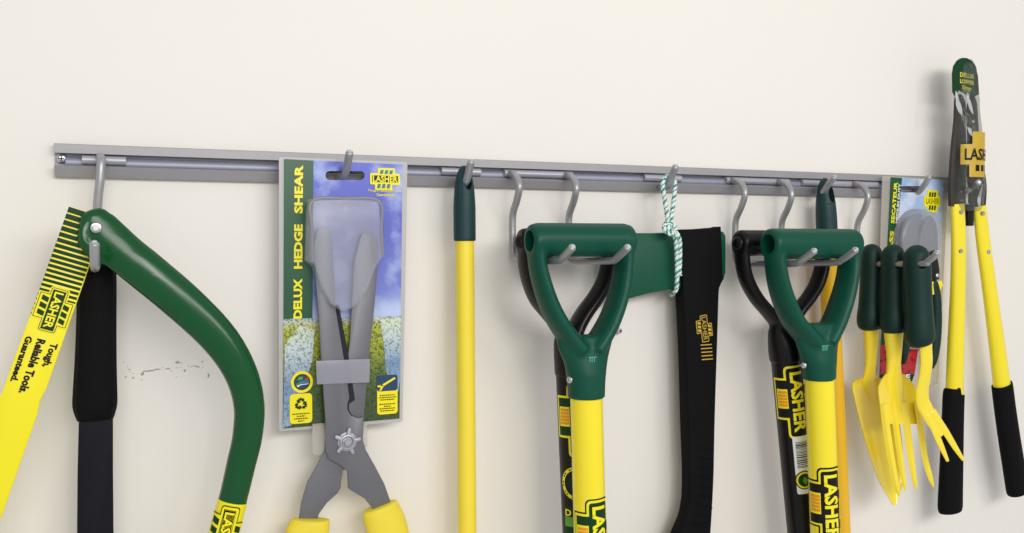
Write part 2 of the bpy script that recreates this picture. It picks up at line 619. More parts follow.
# ================================================================== the wall
def build_wall():
    bm = bmesh.new()
    box(bm, -2.2, 4.2, 0.0, 0.12, 0.0, 3.0)
    m = bpy.data.materials.new('cream_plaster')
    m.use_nodes = True
    nt = m.node_tree
    N, L = nt.nodes.new, nt.links.new
    b = nt.nodes['Principled BSDF']
    b.inputs['Roughness'].default_value = 0.62
    b.inputs['Specular IOR Level'].default_value = 0.3
    tc = N('ShaderNodeTexCoord')
    n1 = N('ShaderNodeTexNoise'); n1.inputs['Scale'].default_value = 2.2; n1.inputs['Detail'].default_value = 5
    L(tc.outputs['Object'], n1.inputs['Vector'])
    mx = N('ShaderNodeMix'); mx.data_type = 'RGBA'
    mx.inputs[6].default_value = lin((233, 228, 221)); mx.inputs[7].default_value = lin((238, 234, 227))
    L(n1.outputs['Fac'], mx.inputs[0])
    # hairline crack with chipped paint
    ob_off = WALL_BASE
    c0 = P(95, 371, 0); c1 = P(232, 366, 0)
    sp = N('ShaderNodeSeparateXYZ'); L(tc.outputs['Object'], sp.inputs[0])
    nw = N('ShaderNodeTexNoise'); nw.inputs['Scale'].default_value = 22; nw.inputs['Detail'].default_value = 3
    L(tc.outputs['Object'], nw.inputs['Vector'])

    def math_(op, a, bb, c=None):
        q = N('ShaderNodeMath'); q.operation = op
        for i, v in enumerate((a, bb, c)):
            if v is None:
                continue
            if isinstance(v, (int, float)):
                q.inputs[i].default_value = v
            else:
                L(v, q.inputs[i])
        return q.outputs[0]
    slope = (c1.z - c0.z) / (c1.x - c0.x)
    zz = math_('MULTIPLY_ADD', sp.outputs['X'], -slope, sp.outputs['Z'])
    zz = math_('SUBTRACT', zz, (c0.z - ob_off.z) - slope * (c0.x - ob_off.x))
    wob = math_('MULTIPLY_ADD', nw.outputs['Fac'], 0.018, -0.009)
    dz = math_('ABSOLUTE', math_('ADD', zz, wob), 0)
    line = math_('LESS_THAN', dz, 0.0008)
    ns = N('ShaderNodeTexNoise'); ns.inputs['Scale'].default_value = 85; ns.inputs['Detail'].default_value = 2
    L(tc.outputs['Object'], ns.inputs['Vector'])
    chip = math_('GREATER_THAN', ns.outputs['Fac'], 0.54)
    n3 = N('ShaderNodeTexNoise'); n3.inputs['Scale'].default_value = 190; n3.inputs['Detail'].default_value = 1
    L(tc.outputs['Object'], n3.inputs['Vector'])
    spot = math_('MULTIPLY', math_('GREATER_THAN', n3.outputs['Fac'], 0.68), math_('LESS_THAN', dz, 0.012))
    k = math_('MAXIMUM', math_('MULTIPLY', line, chip), spot)
    xr = math_('MULTIPLY', math_('GREATER_THAN', sp.outputs['X'], c0.x - ob_off.x - .02),
               math_('LESS_THAN', sp.outputs['X'], c1.x - ob_off.x))
    k = math_('MULTIPLY', k, xr)
    k = math_('MULTIPLY', k, 0.7)
    m2 = N('ShaderNodeMix'); m2.data_type = 'RGBA'
    L(k, m2.inputs[0]); L(mx.outputs[2], m2.inputs[6]); m2.inputs[7].default_value = lin((120, 112, 102))
    L(m2.outputs[2], b.inputs['Base Color'])
    n4 = N('ShaderNodeTexNoise'); n4.inputs['Scale'].default_value = 38; n4.inputs['Detail'].default_value = 6
    L(tc.outputs['Object'], n4.inputs['Vector'])
    h = math_('MULTIPLY_ADD', k, -0.6, n4.outputs['Fac'])
    bp = N('ShaderNodeBump'); bp.inputs['Strength'].default_value = 0.22; bp.inputs['Distance'].default_value = 0.004
    L(h, bp.inputs['Height']); L(bp.outputs['Normal'], b.inputs['Normal'])
    MT['wall'] = m
    o = part('wall_back', bm, 'wall', None, ang=0)
    o['kind'] = 'structure'
    o['label'] = 'cream plastered wall behind the hanging tools'


WALL_BASE = Vector((1.0, 0.12, 0.0))
build_wall()

# ================================================================== the rail
RZ0, RZ1 = 1.5752, 1.6150       # bottom and top edge
RX0, RX1 = P(54, 160, .014).x, P(958, 188, .014).x
SLOT0, SLOT1 = RZ0 + .0140, RZ1 - .0112


def build_rail():
    t = thing('mounting_rail', 'long grey metal slotted tool rail fixed along the wall', 'rail', (RX0, 0, RZ0))
    prof = [(0, RZ0 + .001), (-.0075, RZ0), (-.0092, RZ0 + .0008), (-.0142, RZ0 + .0125), (-.0130, SLOT0), (-.0118, SLOT0 - .0005),
            (-.0085, RZ0 + .0035), (-.0022, RZ0 + .0035), (-.0022, RZ1 - .0035), (-.0115, RZ1 - .0035), (-.0120, SLOT1 + .0003),
            (-.0140, SLOT1), (-.0140, RZ1 - .0008), (-.0130, RZ1), (0, RZ1)]
    bm = bmesh.new()
    a = [bm.verts.new((RX0, y, z)) for y, z in prof]
    c = [bm.verts.new((RX1, y, z)) for y, z in prof]
    n = len(prof)
    for i in range(n):
        f = bm.faces.new((a[i], a[(i + 1) % n], c[(i + 1) % n], c[i]))
    bm.faces.new(a); bm.faces.new(c[::-1])
    part('channel', bm, 'rail', t, 20)
    # ribbed liner strip in the slot, rounded
    bm = bmesh.new()
    zc = SLOT0 + .0042
    tube(bm, [(RX0 + .012, -.0022, zc), (RX1 - .02, -.0022, zc)], .0078, .0072, 20)
    part('inner_rib', bm, 'rail_in', t, 60)
    for px, py in ((61.5, 158.5), (948.5, 188.5)):
        o = P(px, py, .0055)
        bm = bmesh.new()
        lathe(bm, o, (0, -1, 0), [(-.003, .0058), (.0012, .0058), (.0026, .0045), (.0030, .0020)], 18)
        s = part('screw', bm, 'steel', t, 40)
        bm = bmesh.new()
        box(bm, o.x - .0032, o.x + .0032, o.y - .0034, o.y - .0022, o.z - .0007, o.z + .0007)
        box(bm, o.x - .0007, o.x + .0007, o.y - .00345, o.y - .0023, o.z - .0032, o.z + .0032)
        part('screw_slot', bm, 'darkgap', s, 0)


build_rail()


def slider(t, x0, x1):
    a, b = P(x0, 165, .0145).x, P(x1, 165, .0145).x
    bm = bmesh.new()
    zc = (SLOT0 + SLOT1) / 2 + .0002
    tube(bm, [(a, -.0095, zc), (b, -.0095, zc)], .0059, .0062, 16)
    part('slider', bm, 'zinc', t, 50)
    return a, b


def hook(label, x0, x1, paths, group, r=.0052):
    t = thing('rail_hook', label, 'hook', (P((x0 + x1) / 2, 165, .0145).x, -.0145, SLOT0), group)
    slider(t, x0, x1)
    for pts in paths:
        bm = bmesh.new()
        wire(bm, spline([tuple(p) for p in pts], 6), r, 14, 'flat', 'round')
        pr = part('prong', bm, 'hook', t, 60)
        e, q = Vector(pts[-1]), Vector(pts[-2])
        ax = (e - q).normalized()
        bm = bmesh.new()
        lathe(bm, e + ax * r * .40, ax, [(0, r * .55), (r * .35, r * .5), (r * .4, r * .1)], 12)
        part('prong_tip', bm, 'hooktip', pr, 60)
    return t


def long_prong(px_root, py_root, dend=.190, drop=259.0, tip=247.5, flat=.040, lean=0.0):
    """S-bent wire arm: out of the clip, back to the wall, down, forward and up at the tip"""
    x = P(px_root, py_root, .014).x
    return [Q(x, py_root, .012), Q(x, py_root + .5, .026), Q(x, py_root + 5, .041), Q(x, py_root + 14, .047), Q(x, py_root + 26, .039),
            Q(x, py_root + 38, .026), Q(x, py_root + 50, .023), Q(x, drop - 10, .024), Q(x + lean * .05, drop - 2, .027), Q(x + lean * .15, drop + 1, .036),
            Q(x + lean * .4, drop + 2, .060), Q(x + lean * .8, drop + 2, .110), Q(x + lean, drop + 1.5, dend - flat), Q(x + lean, drop - 1, dend - flat * .7),
            Q(x + lean, tip + 4, dend - flat * .25), Q(x + lean, tip, dend)]


GH = 'grey hooks on the rail'
xa = P(100, 160, .014).x
hook('long grey single hook near the left rail end holding the green bow saw', 82, 126,
     [[P(100, 159, .010), P(100.3, 157, .022), P(101, 161, .032), P(100.3, 178, .034), P(98, 200, .032), P(95.6, 235, .028), P(95, 256, .030),
       P(95, 265, .040), P(95, 267.5, .060), P(95, 267.5, .110), P(95, 265.5, .134), P(94.8, 258, .143), P(94.6, 244.5, .150)]], GH)
hook('short upturned grey hook through the slot of the hedge shear card', 322, 352,
     [[P(338, 176, .012), P(341, 177.5, .024), P(344.5, 175, .040), P(347, 167, .053), P(349.5, 153, .072)]], GH)
hook('short upturned grey hook through the dark cap of the lone yellow pole', 442, 481,
     [[P(457, 181, .012), P(461, 184, .030), P(465, 183, .050), P(468, 175, .062), P(471, 162, .074)]], GH)
hook('grey double hook carrying the green and black D-handles left of the axe', 505, 573,
     [long_prong(510, 174, lean=.011), long_prong(566, 175.5, lean=.002)], GH)
hook('short upturned grey hook carrying the green and white cord of the axe', 645, 682,
     [[P(660, 187, .012), P(664, 189.5, .030), P(668, 186, .048), P(671, 178, .058), P(675.5, 167, .074)]], GH)
hook('grey double hook carrying the green and black D-handles right of the axe', 727, 790,
     [long_prong(732, 180.5, .190, 262, 251, .040, .013), long_prong(778, 182, .188, 261, 250)], GH)
hook('short upturned grey hook through the dark cap behind the right D-handles', 803, 841,
     [[P(816, 190, .012), P(820, 192.5, .030), P(823.5, 191.5, .046), P(828, 185, .060), P(834, 177.5, .072)]], GH)
hook('long grey single hook carrying the hand trowel, hand fork and weeder', 841, 879,
     [long_prong(853.5, 184, .190, 262, 253, .024)], GH)
hook('short upturned grey hook through the slot of the secateur card', 912, 938,
     [[P(915, 191, .012), P(918, 192, .026), P(921, 189.5, .038), P(925, 184, .048), P(929, 177, .056)]], GH)
hook('short upturned grey hook poking through the bagged lopper head', 950, 966,
     [[P(958, 191, .012), P(962, 192.5, .035), P(967, 191, .062), P(972, 187, .069), P(978.5, 182.5, .095)]], GH)


# ================================================================== bow saw
def build_saw():
    d = .100
    t = thing('bow_saw', 'green tubular bow saw with striped yellow blade guard hung at the left', 'saw', P(97, 270, d))
    # frame: (x, y, half width px, half depth m)
    cl = [(93.5, 216.0, 14.2, .008), (97.5, 224, 18, .009), (108.5, 238.5, 20.5, .011), (125, 254, 20.5, .013), (146, 271, 20.5, .015),
          (185, 304, 20, .0165), (219, 338, 18.5, .0165), (240, 371, 16.5, .0165), (249, 404, 15.3, .0165), (247.5, 436, 15, .0165),
          (241, 465, 14.6, .0165), (233.5, 497, 14.2, .0165), (224, 533, 14.2, .0165), (205, 600, 14, .0165), (172, 690, 14, .0165),
          (120, 760, 14, .0165), (60, 790, 14, .015), (-10, 790, 14, .012)]
    sm = spline(cl, 5)
    bm = bmesh.new()
    tube(bm, [P(a, b, d) for a, b, _, _ in sm], [S(h, a, d) for a, b, h, _ in sm], [q for _, _, _, q in sm], 24, cap0='round', cap1='round')
    # rolled lip where the blade is clamped
    tube(bm, [P(84.5, 222, d), P(83.5, 232, d), P(84, 241, d), P(92, 253, d), P(101, 262, d)],
         [S(4, 84, d), S(6, 84, d), S(6.5, 84, d), S(6, 84, d), S(4, 90, d)], [.008, .010, .011, .010, .008], 14, cap0='round', cap1='round')
    fr = part('frame', fuse(bm, .0024, 6), 'sawgreen', t, 180)
    bm = bmesh.new()
    o = P(96, 228, d + .008)
    lathe(bm, o, (0, -1, 0), [(-.004, .0062), (.0008, .0062), (.0030, .0055), (.0034, .0035), (.0025, .003), (.0025, .0005)], 16)
    part('bolt', bm, 'steel', t, 40)
    # guard strip
    d2 = d - .004
    A = P(68, 206, d2); Bp = P(110, 221, d2); C = P(0, 397, d2)
    u = (C - A).normalized()
    v = P(0, 521, d2) - A; v = v - u * v.dot(u); wd = v.length; v.normalize()
    ln = .72
    bm = bmesh.new()
    prism_w(bm, [((A + q).x, (A + q).z) for q in (v * .002, v * wd, v * wd + u * .2, v * (wd - .002) + u * .215, v * wd + u * .23,
                                                   v * wd + u * ln, u * ln, u * .26, v * .002 + u * .245, u * .23)], d2, d2 - .005, .0008)
    gd = part('blade_guard', bm, 'cardyellow', t, 40)
    mp = plane_map(A, u, v)
    it = []
    s = .0004
    k = 0
    while s < .128:
        pitch = .0078 - .0022 * min(1, s / .06)
        duty = .80 - .34 * (s / .128)
        it.append(('pgreen', 0, 'p', rect(s, .001, s + pitch * duty, wd - .001)))
        s += pitch
    # emblem box keeps a yellow surround free of stripes
    u0 = .0925
    lw = .045
    vm = wd * .52
    for m_, l_, kind, *rest in logo(lw, [('cardyellow', .075), ('pblack', .045), ('cardyellow', .030)], 'pgreen', 'pgreen', 1, h=.30):
        if kind == 'p':
            it.append((m_, l_, 'p', [(a + u0, b + vm) for a, b in rest[0]]))
    it.append(('pgreen', 5, 'p', rect(u0, vm - lw * .15, u0 + lw, vm + lw * .15)))
    it.append(('cardyellow', 6, 't', 'LASHER', u0 + .002, vm - .0047, lw - .004, .0094, .03))
    ut = .150
    it.append(('pblack', 1, 't', 'Tough,', ut, vm + .006, .0275, .0100, .045))
    it.append(('pblack', 1, 't', 'Reliable Tools.', ut - .001, vm - .0060, .062, .0090, .045))
    it.append(('pblack', 1, 't', 'Guaranteed.', ut - .001, vm - .0175, .052, .0072, .045))
    decal('guard_print', gd, it, mp, None, 'dark green stripes, emblem and slogan on yellow')
    # label sleeve on the tube
    a = (232.3, 501.5); b = (205, 600)
    sl = spline([(232.6, 500.5), (224, 533), (215, 566), (205, 600)], 4)
    bm = bmesh.new()
    tube(bm, [P(x, y, d) for x, y in sl], [S(14.6, x, d) for x, y in sl], .0171, 24)
    lb = part('label_sleeve', bm, 'cardyellow', t, 60)
    o = P(232.6, 500.5, d); e = P(218, 556, d)
    mp = cyl_map(o, e - o, S(14.6, 230, d) * 1.02, .05)
    decal('sleeve_print', lb, [(m, l, k_, [(p[0] + .006, p[1]) for p in r[0]]) if k_ == 'p' else (m, l, k_, r[0], r[1] + .006, *r[2:])
                               for m, l, k_, *r in logo(.062, [('pblack', .05), ('cardyellow', .03), ], 'pgreen', 'pblack', 1, h=.26)]
          + [('pgreen', 2, 'p', rect(.007, -.0072, .067, .0072)), ('cardyellow', 5, 't', 'LASHER', .010, -.0052, .054, .0104, .03)],
          mp, .003, 'yellow label with dark emblem')


build_saw()


# ================================================================== slasher
def build_slasher():
    d = .055
    t = thing('grass_slasher', 'flat black steel slasher with padded grip hanging behind the bow saw', 'slasher', P(95, 420, d))
    cl = [(97.5, 262, 11, .009), (97.5, 268, 16.5, .011), (97, 280, 18, .012), (96.5, 320, 18.4, .012), (95.8, 360, 19.2, .0125), (95.2, 392, 20.4, .013),
          (95, 405, 20.6, .013), (95.3, 414, 18.6, .011), (95.5, 420, 16.5, .007)]
    sm = spline(cl, 3)
    bm = bmesh.new()
    # superellipse section: two overlapping ovals give the flat padded look
    pts = [P(a, b, d) for a, b, _, _ in sm]
    tube(bm, pts, [S(h, a, d) for a, b, h, _ in sm], [q for *_, q in sm], 10, cap0='round')
    part('grip', bm, 'blackmatt', t, 25)
    bm = bmesh.new()
    prism(bm, [(79, 412), (113, 412), (113, 470), (113.5, 533), (114, 640), (118, 760), (86, 775), (78, 640), (77, 533), (77.5, 470)], d + .004, d - .001, .0008)
    part('blade', bm, 'bladeblack', t, 30)
    bm = bmesh.new()
    prism(bm, [(85, 240), (109, 240), (111, 268), (83, 268)], d + .003, d - .003, .0006)
    part('tang', bm, 'bladeblack', t, 30)


build_slasher()


# ================================================================== hedge shear on its card
def build_shear():
    dc = .036
    t = thing('hedge_shear', 'hedge shear with yellow grips on a blue and green printed blister card', 'shears', P(342, 428, dc))
    cut = bmesh.new()
    prism(cut, rrect(327, 170.5, 366.5, 179.5, 4), dc + .01, dc - .01)
    bm = bmesh.new()
    prism(bm, [(280.5, 157), (406, 162), (407.5, 164), (405, 300), (402.5, 420), (401, 422), (281, 431.5), (279, 429.5), (278.8, 300), (279, 159)],
          dc, dc - .0012)
    me = bpy.data.meshes.new('c'); bmesh.ops.recalc_face_normals(bm, faces=bm.faces); bm.to_mesh(me); bm.free()

    def bored(me):
        ob = bpy.data.objects.new('tmp', me); COL.objects.link(ob)
        cm = bpy.data.meshes.new('k'); cb = cut.copy(); bmesh.ops.recalc_face_normals(cb, faces=cb.faces); cb.to_mesh(cm); cb.free()
        co = bpy.data.objects.new('k', cm); COL.objects.link(co)
        b = ob.modifiers.new('b', 'BOOLEAN'); b.object = co; b.operation = 'DIFFERENCE'; b.solver = 'EXACT'
        r = evaluated(ob)
        for q in (ob, co):
            dd = q.data; bpy.data.objects.remove(q); bpy.data.meshes.remove(dd)
        return r
    card = part('backing_card', bored(me), 'clearcard', t, 0)

    def panel(name, outline, m, lift, holed=False):
        b = bmesh.new()
        prism(b, outline, dc + lift, dc + lift - .0004)
        if holed:
            me = bpy.data.meshes.new('c'); bmesh.ops.recalc_face_normals(b, faces=b.faces); b.to_mesh(me); b.free()
            b = bored(me)
        return part(name, b, m, card, 0)
    panel('sky_print', [(313, 160.5), (402.5, 164.5), (400.8, 322), (312, 325)], 'sky', .0006, True)
    panel('green_band', [(284, 159), (313.5, 160.5), (312.5, 323), (283.5, 325)], 'bandgreen', .0008)
    panel('field_print', [(283.5, 319), (401, 316), (399.5, 418.5), (283, 428.5)], 'field', .0010)
    panel('mist_print', [(285, 345), (300, 325), (315, 330), (312, 362), (300, 395), (292, 425), (283, 428)], 'mist', .0014)
    panel('mist_print', [(380, 319), (401, 318), (400, 380), (398, 392), (386, 372), (384, 345)], 'mist', .0014)
    # lettering reading upward
    o = P(302.0, 318.5, dc + .0012); up = P(303.2, 165, dc + .0012) - o
    ln = up.length; up.normalize()
    left = P(293.3, 240, dc) - P(302, 240, dc)
    hh = left.length; left.normalize()
    decal('card_title', card, [('cardyellow', 0, 't', 'DELUX', 0, 0, ln * .262, hh, .045), ('cardyellow', 0, 't', 'HEDGE', ln * .325, 0, ln * .29, hh, .045),
                               ('cardyellow', 0, 't', 'SHEAR', ln * .685, 0, ln * .315, hh, .045)], plane_map(o, up, left), None, 'yellow lettering on green')
    # brand emblem
    o = P(371.5, 178.6, dc + .0012); u = P(398.5, 179.4, dc + .0012) - o
    w = u.length; u.normalize(); vv = Vector((0, 0, 1))
    it = logo(w, [('cardyellow', .055)], 'pteal', 'cardyellow', 0, h=.30)
    it.append(('pgreen', 1, 'p', rect(.02 * w, -.12 * w, .98 * w, .12 * w)))
    it = [i if i[2] == 'p' else i[:1] + (4,) + i[2:] for i in it]
    it.append(('cardyellow', 0, 't', 'Tough, Reliable Tools.', -.14 * w, -.48 * w, 1.26 * w, .10 * w, .02))
    it.append(('cardyellow', 0, 't', 'Guaranteed.', .18 * w, -.62 * w, .66 * w, .10 * w, .02))
    decal('card_emblem', card, it, plane_map(o, u, vv), None)

    def mapper(px, py):
        o = P(px, py, dc + .0018)
        return plane_map(o, (1, 0, 0), (0, 0, 1))
    k = S(1, 300, dc) * 1.05
    kx = k * 1.02
    # round badge
    it = [('cardyellow', 0, 'p', disc(0, 0, 10.3 * kx)), ('pgreen', 1, 'p', disc(0, 0, 7.6 * kx)), ('pnavy', 2, 'p', disc(0, 0, 6.8 * kx)),
          ('pteal', 3, 'p', [(-6.2 * kx, -2 * k), (-1 * kx, 1.2 * k), (6.3 * kx, 1.4 * k), (6.3 * kx, -1 * k), (0, -1.4 * k), (-3.5 * kx, -5 * k)]),
          ('pwhite', 4, 'p', [(-5 * kx, -3.2 * k), (-1 * kx, -2 * k), (5.8 * kx, -1.6 * k), (5.8 * kx, -2.2 * k), (-1 * kx, -2.8 * k), (-4.5 * kx, -4.6 * k)]),
          ('pred', 4, 'p', [(1.5 * kx, 1.9 * k), (6 * kx, 2 * k), (5 * kx, 4.6 * k), (3 * kx, 3.4 * k)]),
          ('plime', 4, 'p', [(-4.5 * kx, 2 * k), (0, 2.4 * k), (1 * kx, 5 * k), (-3 * kx, 5.2 * k)])]
    decal('round_badge', card, it, mapper(302, 382), None, 'round yellow badge with a small flag')
    # recycling badge
    it = [('cardyellow', 0, 'p', rrect(-10.4 * kx, -14.3 * k, 10.4 * kx, 14.3 * k, 3.4 * k))]
    V = [Vector((6.6 * math.cos(math.radians(90 + 120 * a)), 6.6 * math.sin(math.radians(90 + 120 * a)))) for a in range(3)]

    def band(p, q_, w_):
        n_ = Vector((-(q_ - p).y, (q_ - p).x)).normalized() * w_
        it.append(('pgreen', 1, 'p', [((z.x) * kx, (z.y + 4.4) * k) for z in (p + n_, q_ + n_, q_ - n_, p - n_)]))
    for a in range(3):
        v0, v1, v2 = V[a], V[(a + 1) % 3], V[(a + 2) % 3]
        e = (v1 - v0).normalized()
        f_ = (v2 - v0).normalized()
        band(v0 + f_ * 4.6, v0 + f_ * 1.7, 1.35)
        band(v0 + f_ * 1.2 + e * .3, v0 + e * 1.6, 1.0)
        band(v0 + e * 1.8, v0 + e * 4.0, 1.35)
        n_ = Vector((-e.y, e.x))
        it.append(('pgreen', 1, 'p', [(z.x * kx, (z.y + 4.4) * k) for z in (v0 + e * 4.1 + n_ * 2.6, v0 + e * 6.9, v0 + e * 4.1 - n_ * 2.6)]))
    for j, (a, b) in enumerate(((-8, 8), (-4, 4), (-6.5, 6.5), (-3, 3))):
        yy = -5.0 - 2.3 * j
        xx = a
        while xx < b:
            wl = random.uniform(.9, 2.0)
            it.append(('pblack', 1, 'p', rect(xx * kx, (yy - .55) * k, min(b, xx + wl) * kx, (yy + .55) * k)))
            xx += wl + .5
    decal('recycling_badge', card, it, mapper(301, 408.5), None, 'yellow badge with recycling arrows')
    # feature sticker
    it = [('cardyellow', 0, 'p', rrect(-10.2 * kx, -19.5 * k, 10.2 * kx, 19.5 * k, 3 * k)),
          ('pnavy', 1, 'p', rrect(-10.2 * kx, 3.6 * k, 10.2 * kx, 19.5 * k, 2.5 * k)),
          ('cardyellow', 2, 'p', [(-7.5 * kx, 9.2 * k), (7.2 * kx, 17 * k), (8.2 * kx, 15.4 * k), (-3.4 * kx, 8.8 * k)]),
          ('cardyellow', 2, 'p', [(-9.8 * kx, 9.6 * k), (-5 * kx, 10.2 * k), (-3.6 * kx, 8.8 * k), (-6.2 * kx, 4.4 * k), (-8.2 * kx, 4.2 * k), (-6.4 * kx, 7.6 * k), (-9.6 * kx, 7.8 * k)])]
    for j, hw in enumerate((7.5, 8.5, 7, 0, 8, 3.5, 8, 7)):
        yy = -.6 - 2.2 * j
        xx = -hw
        while xx < hw:
            wl = random.uniform(.9, 2.2)
            it.append(('pblack', 1, 'p', rect(xx * kx, (yy - .5) * k, min(hw, xx + wl) * kx, (yy + .5) * k)))
            xx += wl + .5
    decal('feature_sticker', card, it, mapper(387.3, 394.5), None, 'navy and yellow sticker')

    # blades
    back = [(360, 240), (362, 233), (372, 234), (378, 243), (378, 262), (374, 312), (369.5, 352), (364, 415), (363, 440), (356, 468), (343, 470),
            (341.5, 480), (340.8, 488), (338, 493), (327, 503), (319, 514), (314, 535), (298, 533), (299.5, 517), (301.5, 503), (307.5, 483), (317, 466),
            (324.5, 452), (326, 438), (330, 415), (345, 380), (350, 340), (352, 300), (354, 262)]
    bm = bmesh.new()
    prism(bm, back, dc + .012, dc + .008, .0006)
    part('blade', bm, 'shear', t, 30)
    front = [(313.8, 246), (318, 229), (324, 226.5), (330.5, 232), (333, 262), (336, 311), (340, 335), (344.5, 362), (347, 380), (349.5, 398),
             (347.5, 404), (347.6, 410), (351, 415.5), (358.5, 418.5), (363.4, 417), (363, 440), (366, 450), (375, 466), (384.5, 484), (391.5, 504),
             (397, 520), (382, 527), (373.5, 509.5), (364.5, 498.5), (352.5, 491.5), (348.5, 488.5), (347.8, 472), (341, 465.5), (328.5, 458.5), (326, 450),
             (325.5, 420), (322, 370), (319, 320), (316, 285)]
    bm = bmesh.new()
    prism(bm, front, dc + .0165, dc + .0125, .0006)
    part('blade', bm, 'shear', t, 30)
    # dark strip that paints the shade in the gap between the two blades
    bm = bmesh.new()
    prism(bm, [(334.5, 305), (338.8, 305), (348, 352), (355, 400), (349, 404), (349, 410), (352, 415), (358, 418), (350, 417.8), (345, 410), (345, 400), (341, 362)],
          dc + .0128, dc + .0121)
    part('blade_gap_shade', bm, 'darkgap', t, 0)
    # pivot wheel
    o = P(347, 441.5, dc + .0165)
    bm = bmesh.new()
    q = S(1, 347, dc)
    lathe(bm, o, (0, -1, 0), [(0, 9.4 * q), (.0012, 9.4 * q), (.0016, 7.8 * q), (.0050, 7.4 * q), (.0056, 6.2 * q), (.0044, 5.2 * q), (.0030, 4.6 * q), (.0030, .4 * q)], 24)
    for k_ in range(5):
        a = math.radians(80 - 72 * k_)
        c = o + Vector((math.cos(a) * 7 * q, -.0022, math.sin(a) * 7 * q)); e = o + Vector((math.cos(a) * 12.6 * q, -.0022, math.sin(a) * 12.6 * q))
        tube(bm, [c, e], [2.6 * q, 2.0 * q], [.0022, .0020], 10, cap1='round')
    nut = part('pivot_wheel', bm, 'zinc', t, 40)
    bm = bmesh.new()
    lathe(bm, o + Vector((0, -.003, 0)), (0, -1, 0), [(0, 3.9 * q), (.0035, 3.9 * q), (.0045, 3.0 * q), (.0046, .3 * q)], 6)
    part('pivot_bolt', bm, 'steel', nut, 30)
    # plastic strap
    bm = bmesh.new()
    prism(bm, [(316, 361), (370, 359), (369.5, 382.5), (317, 384.5)], dc + .0195, dc + .0185, .0004)
    part('strap', bm, 'strap', t, 30)
    for ol in ([(312.5, 424), (325, 423), (323.5, 452), (320, 455.5), (315, 455.5), (312.5, 452)], [(360, 424), (367, 422), (367.3, 446), (362, 450)]):
        bm = bmesh.new()
        prism(bm, ol, dc + .006, dc + .005)
        part('plastic_tab', bm, 'tab', t, 0)
    # blister over the blade tips
    bm = bmesh.new()
    prism(bm, [(311, 200.5), (312.5, 198.5), (345, 196.8), (378.5, 199.5), (380.5, 201.5), (382.5, 230), (384, 256), (376, 268), (368, 290), (357, 306), (344, 312.5),
               (331, 304), (321, 286), (315, 266), (308.5, 261), (309.5, 230)], dc + .030, dc + .002, .004, 3)
    bl = part('blister', bm, 'clear', t, 40)
    bm = bmesh.new()
    rim = [(312.2, 262), (311.8, 230), (312.3, 201), (345, 198.6), (379, 201.3), (381.3, 230), (382.8, 256)]
    tube(bm, [P(x, y, dc + .0285) for x, y in spline(rim, 5)], .0022, .0022, 8)
    part('blister_rim', bm, 'rim', bl, 60)
    # grips
    for cl, nm in (([(310.3, 519, 16.5), (310.2, 519.8, 18.6), (310, 521.5, 19.8), (309, 527, 20.8), (306.5, 540, 22), (301, 600, 20), (292, 690, 18), (284, 770, 20), (282, 790, 17)], 'grip'),
                   ([(379.0, 506, 15.5), (379.3, 507, 17.6), (380, 509, 18.6), (382, 514.5, 19.4), (388, 532, 20.5), (402, 590, 19), (420, 680, 18), (436, 760, 20), (440, 780, 17)], 'grip')):
        sm = spline(cl, 4)
        bm = bmesh.new()
        tube(bm, [P(a, b, dc + .014) for a, b, h in sm], [S(h, a, dc) for a, b, h in sm], [.0115 + .003 * min(1, i / 8) for i in range(len(sm))], 20, cap1='round')
        part('grip', bm, 'gripyel', t, 70)


build_shear()


# ================================================================== capped poles
def build_pole(name, label, cap_top, cl, hw_cap, hw_pole, d, split_y, groove_y, m_pole, cap_m='capgreen'):
    """cl: centre line as function of y"""
    t = thing(name, label, 'tool handle', P(cl(split_y), split_y, d), 'capped yellow pole handles')
    x = cl(split_y)
    y1 = 880
    n = 8
    bm = bmesh.new()
    ys = [split_y - 10 + (y1 - split_y + 10) * i / n for i in range(n + 1)]
    wire(bm, [P(cl(y), y, d) for y in ys], S(hw_pole, x, d), 24)
    part('pole', bm, m_pole, t, 60)
    prof = [(cap_top, .18), (cap_top + 2.5, .42), (cap_top + 7, .62), (cap_top + 13, .76), (cap_top + 20, .86), (groove_y - .8, .945), (groove_y, .90), (groove_y + .8, .95),
            (groove_y + 12, 1.0), (split_y - 2, 1.0), (split_y, .97)]
    bm = bmesh.new()
    r = S(hw_cap, x, d)
    tube(bm, [P(cl(y), y, d) for y, _ in prof], [r * k for _, k in prof], [r * min(1, k) for _, k in prof], 24)
    # eye bored through the cap
    cut = bmesh.new()
    e0, e1 = P(cl(cap_top + 18) + 1.5, cap_top + 17, d + .03), P(cl(cap_top + 18) + 1.5, cap_top + 17, d - .03)
    c = P(cl(cap_top + 18) + 1.0, cap_top + 17, d)
    rr = S(4.2, x, d)
    tube(cut, [c + Vector((0, -.04, 0)), c + Vector((0, .04, 0))], rr, rr * 1.9, 16, ref=(0, 0, 1))
    part('hanging_cap', fuse(bm, .0014, 1, [cut]), cap_m, t, 50)


build_pole('rake_pole', 'lone yellow pole with dark green hanging cap beside the hedge shear card', 165.5,
           lambda y: 464.3 + (y - 190) * .0085, 11.2, 9.4, .045, 241, 195.5, 'polemat')
build_pole('rake_pole', 'amber yellow pole with dark cap hanging behind the right green D-handle', 178,
           lambda y: 825 + (y - 190) * .047, 10.3, 9.4, .040, 232, 205, 'orangepole')


